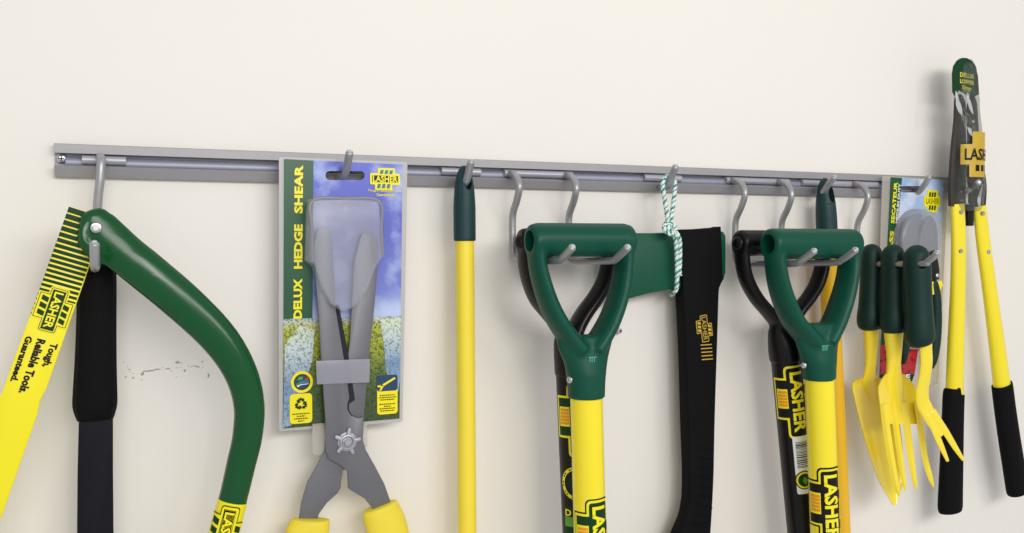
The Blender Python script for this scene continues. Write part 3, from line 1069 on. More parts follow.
# ================================================================== D-handled shafts
def d_handle(name, label, group, d, left, right, bar, ferrule, shaft, hw_shaft, m_handle, m_shaft, arm_t, arm_d, bar_r, hole=True, boss=False, grow=0.35):
    """left/right: arm centre lines (px); bar: (left x, right x, y); ferrule: [(x, y, half width px)]; arm_t, arm_d half thickness and depth in m"""
    t = thing(name, label, 'tool handle', P(*shaft[0], d), group)
    bm = bmesh.new()
    a, b = P(bar[0], bar[2], d), P(bar[1], bar[2], d)
    b.z = a.z
    wire(bm, [a + (b - a) * (i / 6) for i in range(7)], bar_r, 28)
    for side in (left, right):
        sm = spline([tuple(p) for p in side], 5)
        n = len(sm)
        pts = [P(x, y, d) for x, y in sm]
        top = pts[0] + Vector((0, 0, bar_r * .55))
        taper = [1 + grow * i / (n - 1) for i in range(n)]
        tube(bm, [top] + pts, [arm_t] + [arm_t * k for k in taper], [arm_d * .92] + [arm_d * k for k in taper], 20, cap0='round')
        lathe(bm, pts[0] + Vector((-arm_t, 0, 0)), (1, 0, 0), [(0, bar_r * .86), (arm_t * .35, bar_r), (arm_t * 1.65, bar_r), (arm_t * 2, bar_r * .86)], 28)
    fs = spline([tuple(f) for f in ferrule], 4)
    n = len(fs)
    R = S(hw_shaft, shaft[0][0], d)
    tube(bm, [P(x, y, d) for x, y, _ in fs], [S(h, x, d) for x, y, h in fs], [min(R * 1.14, R * (.62 + .8 * i / n)) for i in range(n)], 28)
    cuts = []
    if hole:
        p = P(left[0][0], left[0][1], d)
        c = bmesh.new()
        wire(c, [p + Vector((-.04, 0, 0)), p + Vector((arm_t * 1.2, 0, 0))], bar_r * .62, 20)
        cuts.append(c)
    part('d_grip', fuse(bm, .0022, 11, cuts), m_handle, t, 40)
    bm = bmesh.new()
    ys = [shaft[0], shaft[1]]
    p0, p1 = P(*shaft[0], d), P(*shaft[1], d)
    ax = (p1 - p0).normalized()
    wire(bm, [p0 - ax * .03 + ax * (.1 * i) for i in range(9)], R, 28)
    sh = part('shaft', bm, m_shaft, t, 60)
    if boss:
        p = P(left[0][0], left[0][1], d)
        bm = bmesh.new()
        lathe(bm, p + Vector((-arm_t * .4, 0, 0)), (-1, -.25, 0), [(0, bar_r * .55), (arm_t * .9, bar_r * .5), (arm_t * 1.15, bar_r * .3), (arm_t * 1.2, bar_r * .05)], 18)
        part('end_boss', bm, m_handle, t, 60)
    return t, sh, p0, ax, R


GD = 'D-handled garden tool shafts'
# rear black one of the left pair
tb, shb, pb, axb, Rb = d_handle('fork_shaft', 'black D-handled shaft behind the green handle left of the axe', GD, .069,
    [(525.5, 242), (526, 262), (529.5, 280), (537, 299), (550, 315), (562, 330), (568, 342)],
    [(610, 242), (609, 262), (605, 280), (596, 297), (585, 312), (576, 328), (572, 342)], (525.5, 610, 241),
    [(570, 330, 14), (570, 340, 17), (570.5, 352, 17), (571, 376, 16.2)], [(571, 374), (577.5, 533)], 15.2, 'black', 'blackshaft', .0095, .019, .0185, False, True, .15)
# front green one of the left pair
tg, shg, pg, axg, Rg = d_handle('spade_shaft', 'yellow shaft with green D-handle on the hook left of the axe', GD, .125,
    [(536.3, 241), (537.3, 262), (541, 280), (547.3, 300), (556, 319), (567, 336), (578, 350)],
    [(624.2, 241), (623.6, 262), (621.5, 280), (617, 300), (610, 319), (601, 336), (592, 350)], (536.3, 624.2, 240),
    [(585, 335, 31), (585, 342, 31), (585.3, 350, 28), (585.8, 360, 23.8), (586, 372, 21), (586.2, 385, 19.4), (586.3, 398, 18.9)], [(586.3, 394), (590, 533)], 16.4,
    'green', 'yellow', .0100, .0200, .0232, True)
tb2, shb2, pb2, axb2, Rb2 = d_handle('fork_shaft', 'black D-handled shaft behind the green handle right of the axe', GD, .070,
    [(742.5, 243), (742.5, 262), (747, 281), (757, 299), (769, 313), (780, 327), (785, 338)],
    [(823, 244), (822.5, 262), (818, 281), (809, 297), (798, 311), (790, 326), (787, 338)], (742.5, 823, 243),
    [(783, 320, 13), (784, 330, 17), (785, 345, 17), (786.2, 361, 16)], [(786.2, 359), (802.5, 533)], 15.0, 'black', 'blackshaft', .0090, .016, .0205, False, True, .1)
tg2, shg2, pg2, axg2, Rg2 = d_handle('spade_shaft', 'yellow shaft with green D-handle on the hook right of the axe', GD, .130,
    [(774, 244), (775.3, 262), (778, 280), (783, 298), (791.5, 318), (801, 331), (811, 342)],
    [(849.6, 244), (849.2, 262), (847, 280), (842.5, 298), (835.5, 318), (829, 331), (823, 342)], (774, 849.6, 244),
    [(817, 323, 27), (817, 330, 28.5), (817.4, 340, 26), (818, 350, 22), (818.5, 360, 19), (819, 370, 17), (819.2, 379.5, 16.1)], [(819.2, 376), (825, 533)], 14.4,
    'green', 'yellow', .0108, .0205, .0236, True)


def shaft_logo(sh, p0, ax, R, u0, w, off, layers, bars, lower, text, label, extra=()):
    it = [(m, l, k, [(a + u0, b) for a, b in r[0]]) if k == 'p' else (m, l, k, r[0], r[1] + u0, *r[2:])
          for m, l, k, *r in logo(w, layers, bars, text, 0, h=.26, eu=.17, el=.19, lower_bars=lower, bold=.035)]
    it += list(extra)
    return decal('shaft_label', sh, it, cyl_map(p0, ax, R, off), .0025, label)


def along(px_y0, px_y, x, d):
    return S(px_y - px_y0, x, d)


# emblem on both yellow shafts and both black shafts
shaft_logo(shg, pg, axg, Rg, along(394, 501, 588, .125), S(74, 588, .125), .58, [('pblack', .065), ('cardyellow', .045), ('pgreen', .012)], 'porange', 'porange', 'cardyellow',
           'green emblem label with yellow letters')
shaft_logo(shg2, pg2, axg2, Rg2, along(376, 470, 823, .13), S(72, 823, .13), .53, [('pblack', .065), ('cardyellow', .040), ('pblack', .012)], 'porange', 'porange', 'cardyellow',
           'black emblem label with yellow letters')
shaft_logo(shb2, pb2, axb2, Rb2, along(359, 367, 790, .07), S(66, 790, .07), .52, [('cardyellow', .055), ('pblack', .022)], 'porange', 'porange', 'cardyellow',
           'yellow outlined emblem label')
shaft_logo(shb, pb, axb, Rb, along(374, 385, 571, .069), S(66, 571, .069), .44, [('cardyellow', .055), ('pgreen', .020)], 'porange', 'porange', 'cardyellow',
           'green emblem label with yellow outline')
# ring badge and lower label on the left black shaft
q = S(1, 571, .069)
ring = []
r0, r1 = 17 * q, 13.6 * q
u0 = along(374, 481, 571, .069)
N_ = 30
for k in range(N_):
    a, b = 2 * math.pi * k / N_, 2 * math.pi * (k + 1) / N_
    ring.append(('cardyellow', 0, 'p', [(u0 + r0 * math.cos(a), r0 * math.sin(a)), (u0 + r0 * math.cos(b), r0 * math.sin(b)),
                                        (u0 + r1 * math.cos(b), r1 * math.sin(b)), (u0 + r1 * math.cos(a), r1 * math.sin(a))]))
    if k % 3:
        m0, m1 = r1 * 1.07, r0 * .94
        b2 = a + (b - a) * .6
        ring.append(('pblack', 1, 'p', [(u0 + m1 * math.cos(a), m1 * math.sin(a)), (u0 + m1 * math.cos(b2), m1 * math.sin(b2)),
                                        (u0 + m0 * math.cos(b2), m0 * math.sin(b2)), (u0 + m0 * math.cos(a), m0 * math.sin(a))]))
ring.append(('pgreen', 0, 'p', disc(u0, 0, 8 * q)))
decal('ring_badge', shb, ring, cyl_map(pb, axb, Rb, .12), .0025, 'round yellow ring badge')
ul = along(374, 505, 572, .069)
# across-shaft label: v runs round the shaft, u down it
decal('lower_label', shb, [('plime', 0, 'p', rect(ul + 10 * q, -.020, ul + 60 * q, .02)), ('pgreen', 1, 'p', rect(ul + 20 * q, -.020, ul + 34 * q, .02)),
                           ('pgreen', 0, 'p', rect(ul, -.020, ul + 10 * q, .02))], cyl_map(pb, axb, Rb, .05), .0025, 'green block label')


def cyl_cross(o, axis, R, off):
    f = cyl_map(o, axis, R, off)
    return lambda a, b, l: f(-b, a, l)


fD = cyl_map(pb, axb, Rb, .05)
decal('label_letter', shb, [('cardyellow', 3, 't', 'D', -.0180, -(ul + 9 * q), .0095, .0095, .03)],
      lambda a, b, l: fD(-b, a, l), None)
# bar code sticker on the right black shaft
q = S(1, 795, .07)
ub = along(359, 436, 795, .07)
it = [('pwhite', 0, 'p', rrect(ub - 2 * q, -.0125, ub + 57 * q, .022, .003))]
uu = ub + 4 * q
bars_ = []
vv_ = -.0052
k = 0
xx = uu
while xx < ub + 30 * q:
    w_ = random.choice((.5, .8, 1.2)) * q
    it.append(('pblack', 1, 'p', rect(xx, -.0085, xx + w_, .012)))
    xx += w_ + random.choice((.6, .9, 1.1)) * q
it.append(('pblack', 1, 'p', disc(ub + 43 * q, .001, 9.6 * q)))
it.append(('cardyellow', 2, 'p', disc(ub + 43 * q, .001, 8.4 * q)))
it.append(('pgreen', 3, 'p', disc(ub + 43 * q, .001, 6.6 * q)))
it.append(('plime', 4, 'p', [(ub + 39 * q, 0), (ub + 44 * q, -.003), (ub + 48 * q, .002), (ub + 43 * q, .006)]))
decal('barcode_sticker', shb2, it, cyl_map(pb2, axb2, Rb2, .42), .0025, 'white bar code sticker')

# raised marks and rivets on the green handles
for tt, x0, y0, d, rv in ((tg, 592, 358.5, .125, (567.5, 379.5)), (tg2, 824.5, 347, .130, (801, 365))):
    R = Rg if tt is tg else Rg2
    c = P(x0, y0, d + R * .92)
    bm = bmesh.new()
    q = S(1, x0, d)
    n0 = (CAM - c).normalized()
    for sx in (-3.6, -1.2, 1.2):
        box(bm, c.x + (sx) * q, c.x + (sx + 1.4) * q, c.y - .0022, c.y + .006, c.z - 3.6 * q, c.z + 1.4 * q, .0004)
    box(bm, c.x - 4.6 * q, c.x + 4.6 * q, c.y - .0022, c.y + .006, c.z + .6 * q, c.z + 1.9 * q, .0004)
    part('moulded_mark', bm, 'markgreen', tt, 40)  # lighter green paints in the highlight on the embossed edges
    p = P(rv[0], rv[1], d)
    # sits on the left flank of the socket
    bm = bmesh.new()
    lathe(bm, p + Vector((.002, -.004, 0)), (-1, -.6, 0), [(0, .0048), (.0015, .0048), (.0028, .0036), (.0032, .001)], 14)
    part('rivet', bm, 'steel', tt, 50)

# small fixing left in the wall
bm = bmesh.new()
o = P(620, 331, .012)
lathe(bm, Vector((o.x, 0, o.z)), (0, -1, 0), [(0, .0062), (.003, .0062), (.0035, .0048), (.010, .0046), (.0125, .0040), (.0128, .0022), (.008, .0020), (.008, .0003)], 16)
tag(part('wall_fixing', bm, 'zinc', None, 40), 'small bare metal fixing in the wall left of the axe handle', 'screw')


# ================================================================== axe and its cord
def build_axe():
    d = .040
    t = thing('axe', 'green headed axe with wide black handle tied up by a cord', 'axe', P(698, 470, d))
    bm = bmesh.new()
    # head: wedge from cutting edge to eye
    ol = [(617, 229), (632, 233), (655, 233.2), (682, 232), (682, 288), (668, 290), (650, 293.5), (634, 298), (618, 303), (611, 285), (609.5, 265), (612, 245)]
    prism(bm, ol, d + .010, d - .010, .003)
    xs = [v.co.x for v in bm.verts]
    x0, x1 = min(xs), max(xs)
    for v in bm.verts:
        k = (v.co.x - x0) / (x1 - x0)
        v.co.y = -d + (v.co.y + d) * (.12 + .88 * min(1, k * 1.2))
    part('axe_head', bm, 'axegreen', t, 35)
    bm = bmesh.new()
    prism(bm, [(714, 231.5), (723.5, 231.5), (726, 236), (726, 272), (724, 280), (716, 282)], d + .0095, d - .006, .002)
    part('poll', bm, 'axegreen', t, 35)
    ol = [(680.5, 231.5), (683, 229.5), (700, 229), (719, 227.5), (721.5, 229), (722.5, 255), (723.3, 277), (723, 281), (719.8, 288), (719, 300), (717.8, 340), (716.5, 380), (715, 430),
          (714.3, 470), (713, 500), (711, 533), (708, 565), (704, 600), (697, 622), (682, 628), (662, 622), (650, 606), (652, 585), (670, 560), (680, 533), (686, 519), (689.5, 500),
          (690, 470), (688.5, 430), (687.2, 380), (685.8, 340), (683.5, 295)]
    pts = spline(ol + [ol[0]], 2)[:-1]
    bm = bmesh.new()
    prism(bm, pts, d + .0165, d - .0060, .006, 3)
    h = part('handle', bm, 'blackmatt', t, 50)
    # rear face rounded too: grip ribs on the belly edge
    for k in range(9):
        y = 446 + k * 9.5
        bm = bmesh.new()
        xl = 691 if y < 505 else 691 - (y - 505) * .34
        tube(bm, [P(xl + .5, y, d + .0145), P(xl + 10, y + 2.2, d + .0168), P(xl + 21, y + 5, d + .0165)], [.0012, .0017, .0010], [.0012, .0014, .0008], 8, cap0='round', cap1='round')
        part('grip_rib', bm, 'blackmatt', h, 60)
    # emblem
    o = P(703.2, 316, d + .0166); u = P(705.6, 341, d + .0166) - o
    w = u.length; u.normalize(); v = u.cross(Vector((0, -1, 0))); v = -v if v.x < 0 else v
    it = logo(w, [('pgold', .04), ('pblack', .008)], 'pgold', 'pgold', 0, h=.26, ub=(.36, .80), lb=(.18, .62), eu=.19, el=.20, bold=.005)
    for k in range(5):
        a = w * (1.10 + .145 * k)
        it.append(('pgold', 1, 'p', [(a, -.26 * w), (a + .04 * w, -.26 * w), (a + .10 * w, .26 * w), (a + .06 * w, .26 * w)]))
    decal('handle_emblem', h, it, plane_map(o, u, v), None, 'small gold emblem')


build_axe()


def rope(bm, pts, r, n_per=.0021):
    pts = [Vector(p) for p in spline([tuple(p) for p in pts], 8)]
    # resample evenly
    acc = [0]
    for a, b in zip(pts, pts[1:]):
        acc.append(acc[-1] + (b - a).length)
    L = acc[-1]
    n = max(4, int(L / n_per))
    out = []
    j = 0
    for i in range(n + 1):
        s = L * i / n
        while j < len(acc) - 2 and acc[j + 1] < s:
            j += 1
        k = (s - acc[j]) / max(1e-9, acc[j + 1] - acc[j])
        out.append(pts[j].lerp(pts[j + 1], k))
    seg = 8
    tube(bm, out, [r * (1 + .10 * (-1) ** i) for i in range(len(out))], None, seg, mi=lambda i, k: 1 if (i + k) % 4 == 0 or (i + k) % 8 == 1 else 0)


def build_cord():
    t = thing('hanging_cord', 'green and white braided cord looped from a hook round the axe head', 'cord', P(672, 235, .06))
    r = .0034
    bm = bmesh.new()
    rope(bm, [P(670, 233, .062), P(668, 222, .062), P(665.5, 205, .060), P(663.2, 190, .058), P(663, 182, .054), P(666, 176.5, .051), P(671, 177, .050), P(675, 183, .055), P(674.5, 192, .060),
              P(673, 206, .061), P(671, 220, .061), P(671.5, 233, .060)], r)
    part('cord_loop', bm, ['ropew', 'ropet'], t, 60)
    bm = bmesh.new()
    rope(bm, [P(666, 223, .064), P(664, 228, .066), P(669, 234, .070), P(675, 231, .068), P(673, 224, .064), P(668, 226, .067), P(671, 232, .071), P(677, 236, .069), P(680, 244, .066)], r)
    part('knot', bm, ['ropew', 'ropet'], t, 60)
    bm = bmesh.new()
    rope(bm, [P(670, 229, .060), P(675, 238, .066), P(676.5, 252, .064), P(677, 272, .064), P(676.5, 288, .060), P(673, 293.5, .048), P(671, 293.5, .030), P(672, 280, .024), P(672, 240, .024), P(670, 229, .036)], r)
    part('cord_wrap', bm, ['ropew', 'ropet'], t, 60)
    bm = bmesh.new()
    rope(bm, [P(672, 230, .070), P(678.5, 236, .070), P(680, 250, .066), P(679.5, 272, .065), P(680, 276, .065)], r)
    part('cord_end', bm, ['ropew', 'ropet'], t, 60)


build_cord()


# ================================================================== hand tools
def rod(bm, rows, d, seg=24, cap0='round', cap1='flat', depth=None):
    """rows: (x, y, half width px[, d])"""
    sm = spline([tuple(r) for r in rows], 4)
    pts = [P(r[0], r[1], r[3] if len(r) > 3 else d) for r in sm]
    hw = [S(r[2], r[0], r[3] if len(r) > 3 else d) for r in sm]
    tube(bm, pts, hw, hw if depth is None else depth, seg, cap0=cap0, cap1=cap1)
    return bm


def blade_grid(bm, L, Rr, dl, cup, th=.0016, nt=10):
    """sheet between a left and a right edge (px), bowed by cup metres; closed with thickness"""
    n = 24

    def samp(a):
        s = spline(a, 8)
        return [s[int(round(i * (len(s) - 1) / n))] for i in range(n + 1)]
    Ls, Rs, D = samp(L), samp(Rr), samp([(x,) for x in dl])
    fr, bk = [], []
    for i in range(n + 1):
        rf, rb = [], []
        cu = cup * min(1, (n - i) / (n * .35)) if i > n * .65 else cup
        for j in range(nt + 1):
            k = j / nt
            x = Ls[i][0] * (1 - k) + Rs[i][0] * k
            y = Ls[i][1] * (1 - k) + Rs[i][1] * k
            d = D[i][0] + cu * ((2 * k - 1) ** 2 - .3)
            p = P(x, y, d)
            rf.append(bm.verts.new(p)); rb.append(bm.verts.new(p + Vector((0, th, 0))))
        fr.append(rf); bk.append(rb)
    for i in range(n):
        for j in range(nt):
            bm.faces.new((fr[i][j], fr[i][j + 1], fr[i + 1][j + 1], fr[i + 1][j]))
            bm.faces.new((bk[i][j], bk[i + 1][j], bk[i + 1][j + 1], bk[i][j + 1]))
    for i in range(n):
        for j in (0, nt):
            bm.faces.new((fr[i][j], fr[i + 1][j], bk[i + 1][j], bk[i][j]))
    for j in range(nt):
        for i in (0, n):
            bm.faces.new((fr[i][j], fr[i][j + 1], bk[i][j + 1], bk[i][j]))
    return bm


def bored_handle(rows, d):
    """rubber handle with the eye that the hook prong passes through"""
    bm = rod(bmesh.new(), rows, d)
    bmesh.ops.recalc_face_normals(bm, faces=bm.faces)
    xw = P(853.5, 184, .014).x
    c = Q(xw, 264, d)
    cb = bmesh.new()
    wire(cb, [c + Vector((0, -.06, 0)), c + Vector((0, .06, 0))], .0072, 16)
    bmesh.ops.recalc_face_normals(cb, faces=cb.faces)
    obs = []
    for b in (bm, cb):
        me = bpy.data.meshes.new('tmp')
        b.to_mesh(me); b.free()
        o = bpy.data.objects.new('tmp', me)
        COL.objects.link(o)
        obs.append(o)
    md = obs[0].modifiers.new('b', 'BOOLEAN'); md.object = obs[1]; md.operation = 'DIFFERENCE'; md.solver = 'EXACT'
    out = evaluated(obs[0])
    for o in obs:
        dd = o.data
        bpy.data.objects.remove(o)
        bpy.data.meshes.remove(dd)
    return out


def build_hand_tools():
    G = 'small hand tools with dark green handles'
    # trowel
    d = .0560
    t = thing('hand_trowel', 'yellow hand trowel, leftmost of the three small tools with dark green handles', 'trowel', P(871, 328, d), G)
    bm = bored_handle([(871.5, 254, 10.2), (871.5, 262, 11.0), (871.2, 278, 10.8), (870.6, 292, 10.8), (870, 306, 11.2), (869.6, 316, 12.2), (869.8, 323, 12.2), (870.4, 327, 10.8), (870.6, 329, 9.2)], d)
    part('handle', bm, 'dkgreen', t, 70)
    nk = [(871.2, 322, 9.2, .0560), (871.2, 332, 9.2, .0560), (871.2, 348, 7.8, .0560), (870.8, 362, 6.8, .0560), (870, 372, 7.4, .0555), (869.6, 380, 9.5, .0530), (870.5, 390, 9.0, .0505), (872.5, 402, 5.5, .0490)]
    bm = rod(bmesh.new(), nk, d, depth=[.0125 - .0112 * min(1, k_ / 24) for k_ in range(29)])
    part('neck', bm, 'trowel', t, 70)
    bm = blade_grid(bmesh.new(), [(861, 378), (852.5, 383.5), (855, 400), (861, 425), (869, 452), (879, 480), (893, 505)],
                    [(880, 378), (889, 383), (895, 400), (900, 425), (903, 452), (903.5, 480), (896, 505)], [.0540, .0530, .0540, .0580, .0640, .0720, .0820], .016)
    part('blade', bm, 'trowel', t, 70)
    # fork
    d = .0980
    t = thing('hand_fork', 'yellow hand fork between the trowel and the weeder on the hook', 'hand fork', P(893, 331, d), G)
    bm = bored_handle([(893.2, 255, 10.9), (893.2, 263, 11.8), (893.2, 279, 11.6), (893, 294, 11.8), (893, 308, 12.0), (893, 318, 13), (893.2, 326, 12.9), (893.5, 330, 11.4), (893.6, 332, 10.6)], d)
    part('handle', bm, 'dkgreen', t, 70)
    bm = rod(bmesh.new(), [(893.8, 325, 10.8), (893.8, 336, 10.6), (894, 350, 9.2), (893.8, 362, 8.4), (893.8, 372, 9.4), (894.6, 382, 11.5), (896.5, 394, 10), (898.5, 408, 6)], d,
             depth=[.0135 - .0105 * min(1, k_ / 24) for k_ in range(29)])
    part('neck', bm, 'trowel', t, 70)
    bm = blade_grid(bmesh.new(), [(886, 374), (881, 381), (878.5, 389), (879.5, 400), (881.5, 412), (884, 424)], [(903, 374), (909, 379), (914.5, 386), (917.5, 398), (920, 410), (922.5, 424)],
                    [.0980, .0970, .0980, .1000, .1030, .1060], .010)
    part('fork_plate', bm, 'trowel', t, 70)
    for rows in ([(883.5, 404, 4.8, .1090), (886, 425, 5.0, .1120), (890.5, 455, 4.8, .1160), (896.5, 486, 3.8, .1200), (899.8, 496, .6, .1210)],
                 [(892.5, 402, 4.0, .1000), (895.7, 425, 4.2, .1050), (900, 455, 4.0, .1110), (904, 482, 3.0, .1160), (905.8, 491, .6, .1170)],
                 [(904, 402, 4.4, .1000), (906.8, 425, 4.7, .1050), (910.5, 455, 4.3, .1110), (914.5, 480, 3.2, .1160), (916.8, 489.5, .6, .1170)],
                 [(917.5, 402, 4.6, .1090), (920.3, 425, 4.4, .1120), (924.5, 455, 3.9, .1160), (930.5, 478, 3.2, .1200), (934, 487.5, .6, .1210)]):
        bm = bmesh.new()
        sm = spline(rows, 4)
        tube(bm, [P(a, b, q_) for a, b, h, q_ in sm], [S(max(h, .4), a, q_) for a, b, h, q_ in sm], [S(max(h, .4), a, q_) * .62 for a, b, h, q_ in sm], 6)
        part('tine', bm, 'trowel', t, 20)
    # weeder
    d = .1440
    t = thing('hand_weeder', 'yellow two-pronged hand weeder, rightmost and nearest of the three small tools', 'weeder', P(918, 345, d), G)
    bm = bored_handle([(916.8, 257, 12.2), (917, 266, 13.4), (917.6, 284, 13.2), (918.2, 300, 13.2), (918.8, 314, 13.6), (919.2, 326, 14.2), (919.8, 337, 14.2), (920.4, 342, 12.6), (920.8, 344, 10.8)], d)
    part('handle', bm, 'dkgreen', t, 70)
    rows = [(926, 340, 7.8, .1460), (926, 350, 8.0, .1460), (926.5, 362, 7.9, .1460), (925, 376, 7.9, .1430), (922.5, 390, 8.6, .1390), (923, 402, 8.8, .1370), (928, 412, 8.4, .1400), (933, 422, 7.6, .1450), (937.5, 430, 6.4, .1500), (940, 435, 4.6, .1530)]
    sm = spline(rows, 4)
    bm = bmesh.new()
    tube(bm, [P(a, b, q_) for a, b, h, q_ in sm], [S(h, a, q_) for a, b, h, q_ in sm], [.0052 - .0022 * i / len(sm) for i in range(len(sm))], 16, cap0='round', cap1='round')
    part('shank', bm, 'trowel', t, 50)
    for rows in ([(928.5, 414, 4.0, .1420), (931.8, 423, 4.2, .1460), (937, 436, 4.0, .1520), (942.5, 449, 3.3, .1580), (947.5, 460.5, 1.8, .1630)],
                 [(932.5, 411, 4.5, .1420), (938.5, 421, 4.6, .1480), (946.5, 433, 4.2, .1550), (955, 447, 3.4, .1620), (963, 459.5, 1.8, .1690)]):
        bm = bmesh.new()
        sm = spline(rows, 4)
        tube(bm, [P(a, b, q_) for a, b, h, q_ in sm], [S(h, a, q_) for a, b, h, q_ in sm], [.0030 - .001 * i / len(sm) for i in range(len(sm))], 10, cap0='round', cap1='round')
        part('prong', bm, 'trowel', t, 50)


build_hand_tools()


# ================================================================== secateur on its card
def build_secateur():
    dc = .026
    t = thing('secateur', 'bypass secateur on a pale blue blister card behind the small hand tools', 'secateurs', P(912, 388, dc))
    cut = bmesh.new()
    prism(cut, rrect(904.5, 185.8, 927, 192.2, 3), dc + .01, dc - .01)

    def holed(b):
        ob_m = bpy.data.meshes.new('c'); bmesh.ops.recalc_face_normals(b, faces=b.faces); b.to_mesh(ob_m); b.free()
        ob = bpy.data.objects.new('tmp', ob_m); COL.objects.link(ob)
        cm = bpy.data.meshes.new('k'); cb = cut.copy(); bmesh.ops.recalc_face_normals(cb, faces=cb.faces); cb.to_mesh(cm); cb.free()
        co = bpy.data.objects.new('k', cm); COL.objects.link(co)
        md = ob.modifiers.new('b', 'BOOLEAN'); md.object = co; md.operation = 'DIFFERENCE'; md.solver = 'EXACT'
        r = evaluated(ob)
        for q in (ob, co):
            dd = q.data; bpy.data.objects.remove(q); bpy.data.meshes.remove(dd)
        return r
    bm = bmesh.new()
    prism(bm, [(882.5, 177), (884, 175.8), (947, 179.5), (948, 181), (945, 250), (938, 384), (914, 387), (877, 385), (878.5, 300)], dc, dc - .0012)
    card = part('backing_card', holed(bm), 'tab', t, 0)
    bm = bmesh.new()
    prism(bm, [(900, 177.8), (943.5, 180.8), (941.5, 250), (936, 345), (891, 345), (895, 250)], dc + .0006, dc + .0002)
    part('sky_print', holed(bm), 'sky2', card, 0)
    for nm, ol, m, l in (('green_band', [(891, 177.2), (902.2, 178), (895.5, 250), (891.5, 345), (881, 345), (887.4, 250)], 'bandgreen', .0009),
                         ('fruit_print', [(881, 345), (919, 345), (914.5, 374.5), (880, 374.5)], 'tomato', .0009),
                         ('footer_band', [(880, 374.2), (914.6, 374.2), (911, 384.4), (879, 384.4)], 'pgreen', .0009)):
        bm = bmesh.new()
        prism(bm, ol, dc + l, dc + l - .0004)
        part(nm, bm, m, card, 0)
    o = P(890.5, 262, dc + .0012); up = P(896.8, 182, dc + .0012) - o
    L_ = up.length; up.normalize()
    lf = Vector((0, -1, 0)).cross(up); lf = lf if lf.x < 0 else -lf
    h = S(5.2, 893, dc)
    o2 = o - lf * (h * .35)
    it = [('cardyellow', 0, 't', 'BYPASS', -.13 * L_, -.2 * h, L_ * .52, h * .92, .035), ('cardyellow', 0, 't', 'SECATEUR', .48 * L_, -.2 * h, L_ * .52, h * .92, .035),
          ('pwhite', 0, 't', 'MEDIUM DUTY', .49 * L_, -1.08 * h, L_ * .50, h * .62, .03)]
    decal('card_title', card, it, plane_map(o, up, lf), None, 'yellow and white lettering on green')
    o = P(925.5, 201, dc + .0010); u = P(939, 201.4, dc + .0010) - o
    w = u.length; u.normalize()
    it = logo(w, [('cardyellow', .10)], 'pgreen', 'pgreen', 0, h=.40, ub=(.22, .78), lb=(.22, .78), eu=.30, el=.30, bold=0.0)
    decal('card_emblem', card, it, plane_map(o, u, (0, 0, 1)), None)
    o = P(883.5, 382.2, dc + .0012)
    decal('footer_text', card, [('pwhite', 0, 't', 'HOME', 0, 0, P(909.5, 382, dc).x - o.x, S(6, 900, dc), .03)], plane_map(o, (1, 0, 0), (0, 0, 1)), None)
    # blister dome
    bm = bmesh.new()
    ol = spline([(903, 262), (902, 240), (906, 223), (914, 212), (924, 208.5), (934, 211), (941.5, 218), (943, 240), (941, 300), (936, 345), (901, 345), (900, 300), (903, 262)], 3)[:-1]
    prism(bm, ol, dc + .022, dc + .0015, .009, 4)
    part('blister', bm, 'clear2', t, 50)
    # the secateur itself
    bm = bmesh.new()
    prism(bm, spline([(906, 262), (902, 240), (905, 224), (913, 216), (922, 214), (919, 228), (920, 246), (928, 262), (918, 272), (906, 262)], 3)[:-1], dc + .014, dc + .010, .0008)
    part('hook_blade', bm, 'shear', t, 40)
    bm = bmesh.new()
    prism(bm, spline([(921, 262), (920, 240), (925, 222), (931, 216), (937, 226), (938, 246), (938, 256), (930, 268), (921, 262)], 3)[:-1], dc + .018, dc + .0145, .0008)
    part('cutting_blade', bm, 'shear', t, 40)
    bm = bmesh.new()
    prism(bm, [(922, 256), (934.5, 250), (937.5, 255), (939.8, 270), (939.6, 279), (932, 282), (922, 276)], dc + .0235, dc + .012, .0012)
    part('pivot_plate', bm, 'black', t, 40)
    bm = bmesh.new()
    lathe(bm, P(936.8, 275.5, dc + .0235), (0, -1, 0), [(0, .0042), (.0015, .0042), (.0028, .003), (.003, .0004)], 14)
    part('pivot_bolt', bm, 'steel', t, 50)
    bm = bmesh.new()
    prism(bm, [(925, 283), (936, 281), (942, 280.5), (943.5, 285), (940.5, 291), (935, 295), (926, 294.5)], dc + .026, dc + .016, .0015)
    part('latch', bm, 'trowel', t, 40)
    for rows in ([(933, 284, 5), (935, 296, 5.6), (936, 320, 5.6), (934.6, 344, 5.6), (932.5, 360, 4.6), (931.5, 366, 3)], [(918, 284, 7), (910, 300, 7.4), (906, 325, 7.0), (904, 346, 5.6), (903.5, 358, 4.0), (903.5, 362, 2.6)]):
        bm = rod(bmesh.new(), rows, dc + .020, 18, 'round', 'round')
        part('grip', bm, 'dkgreen', t, 70)


build_secateur()


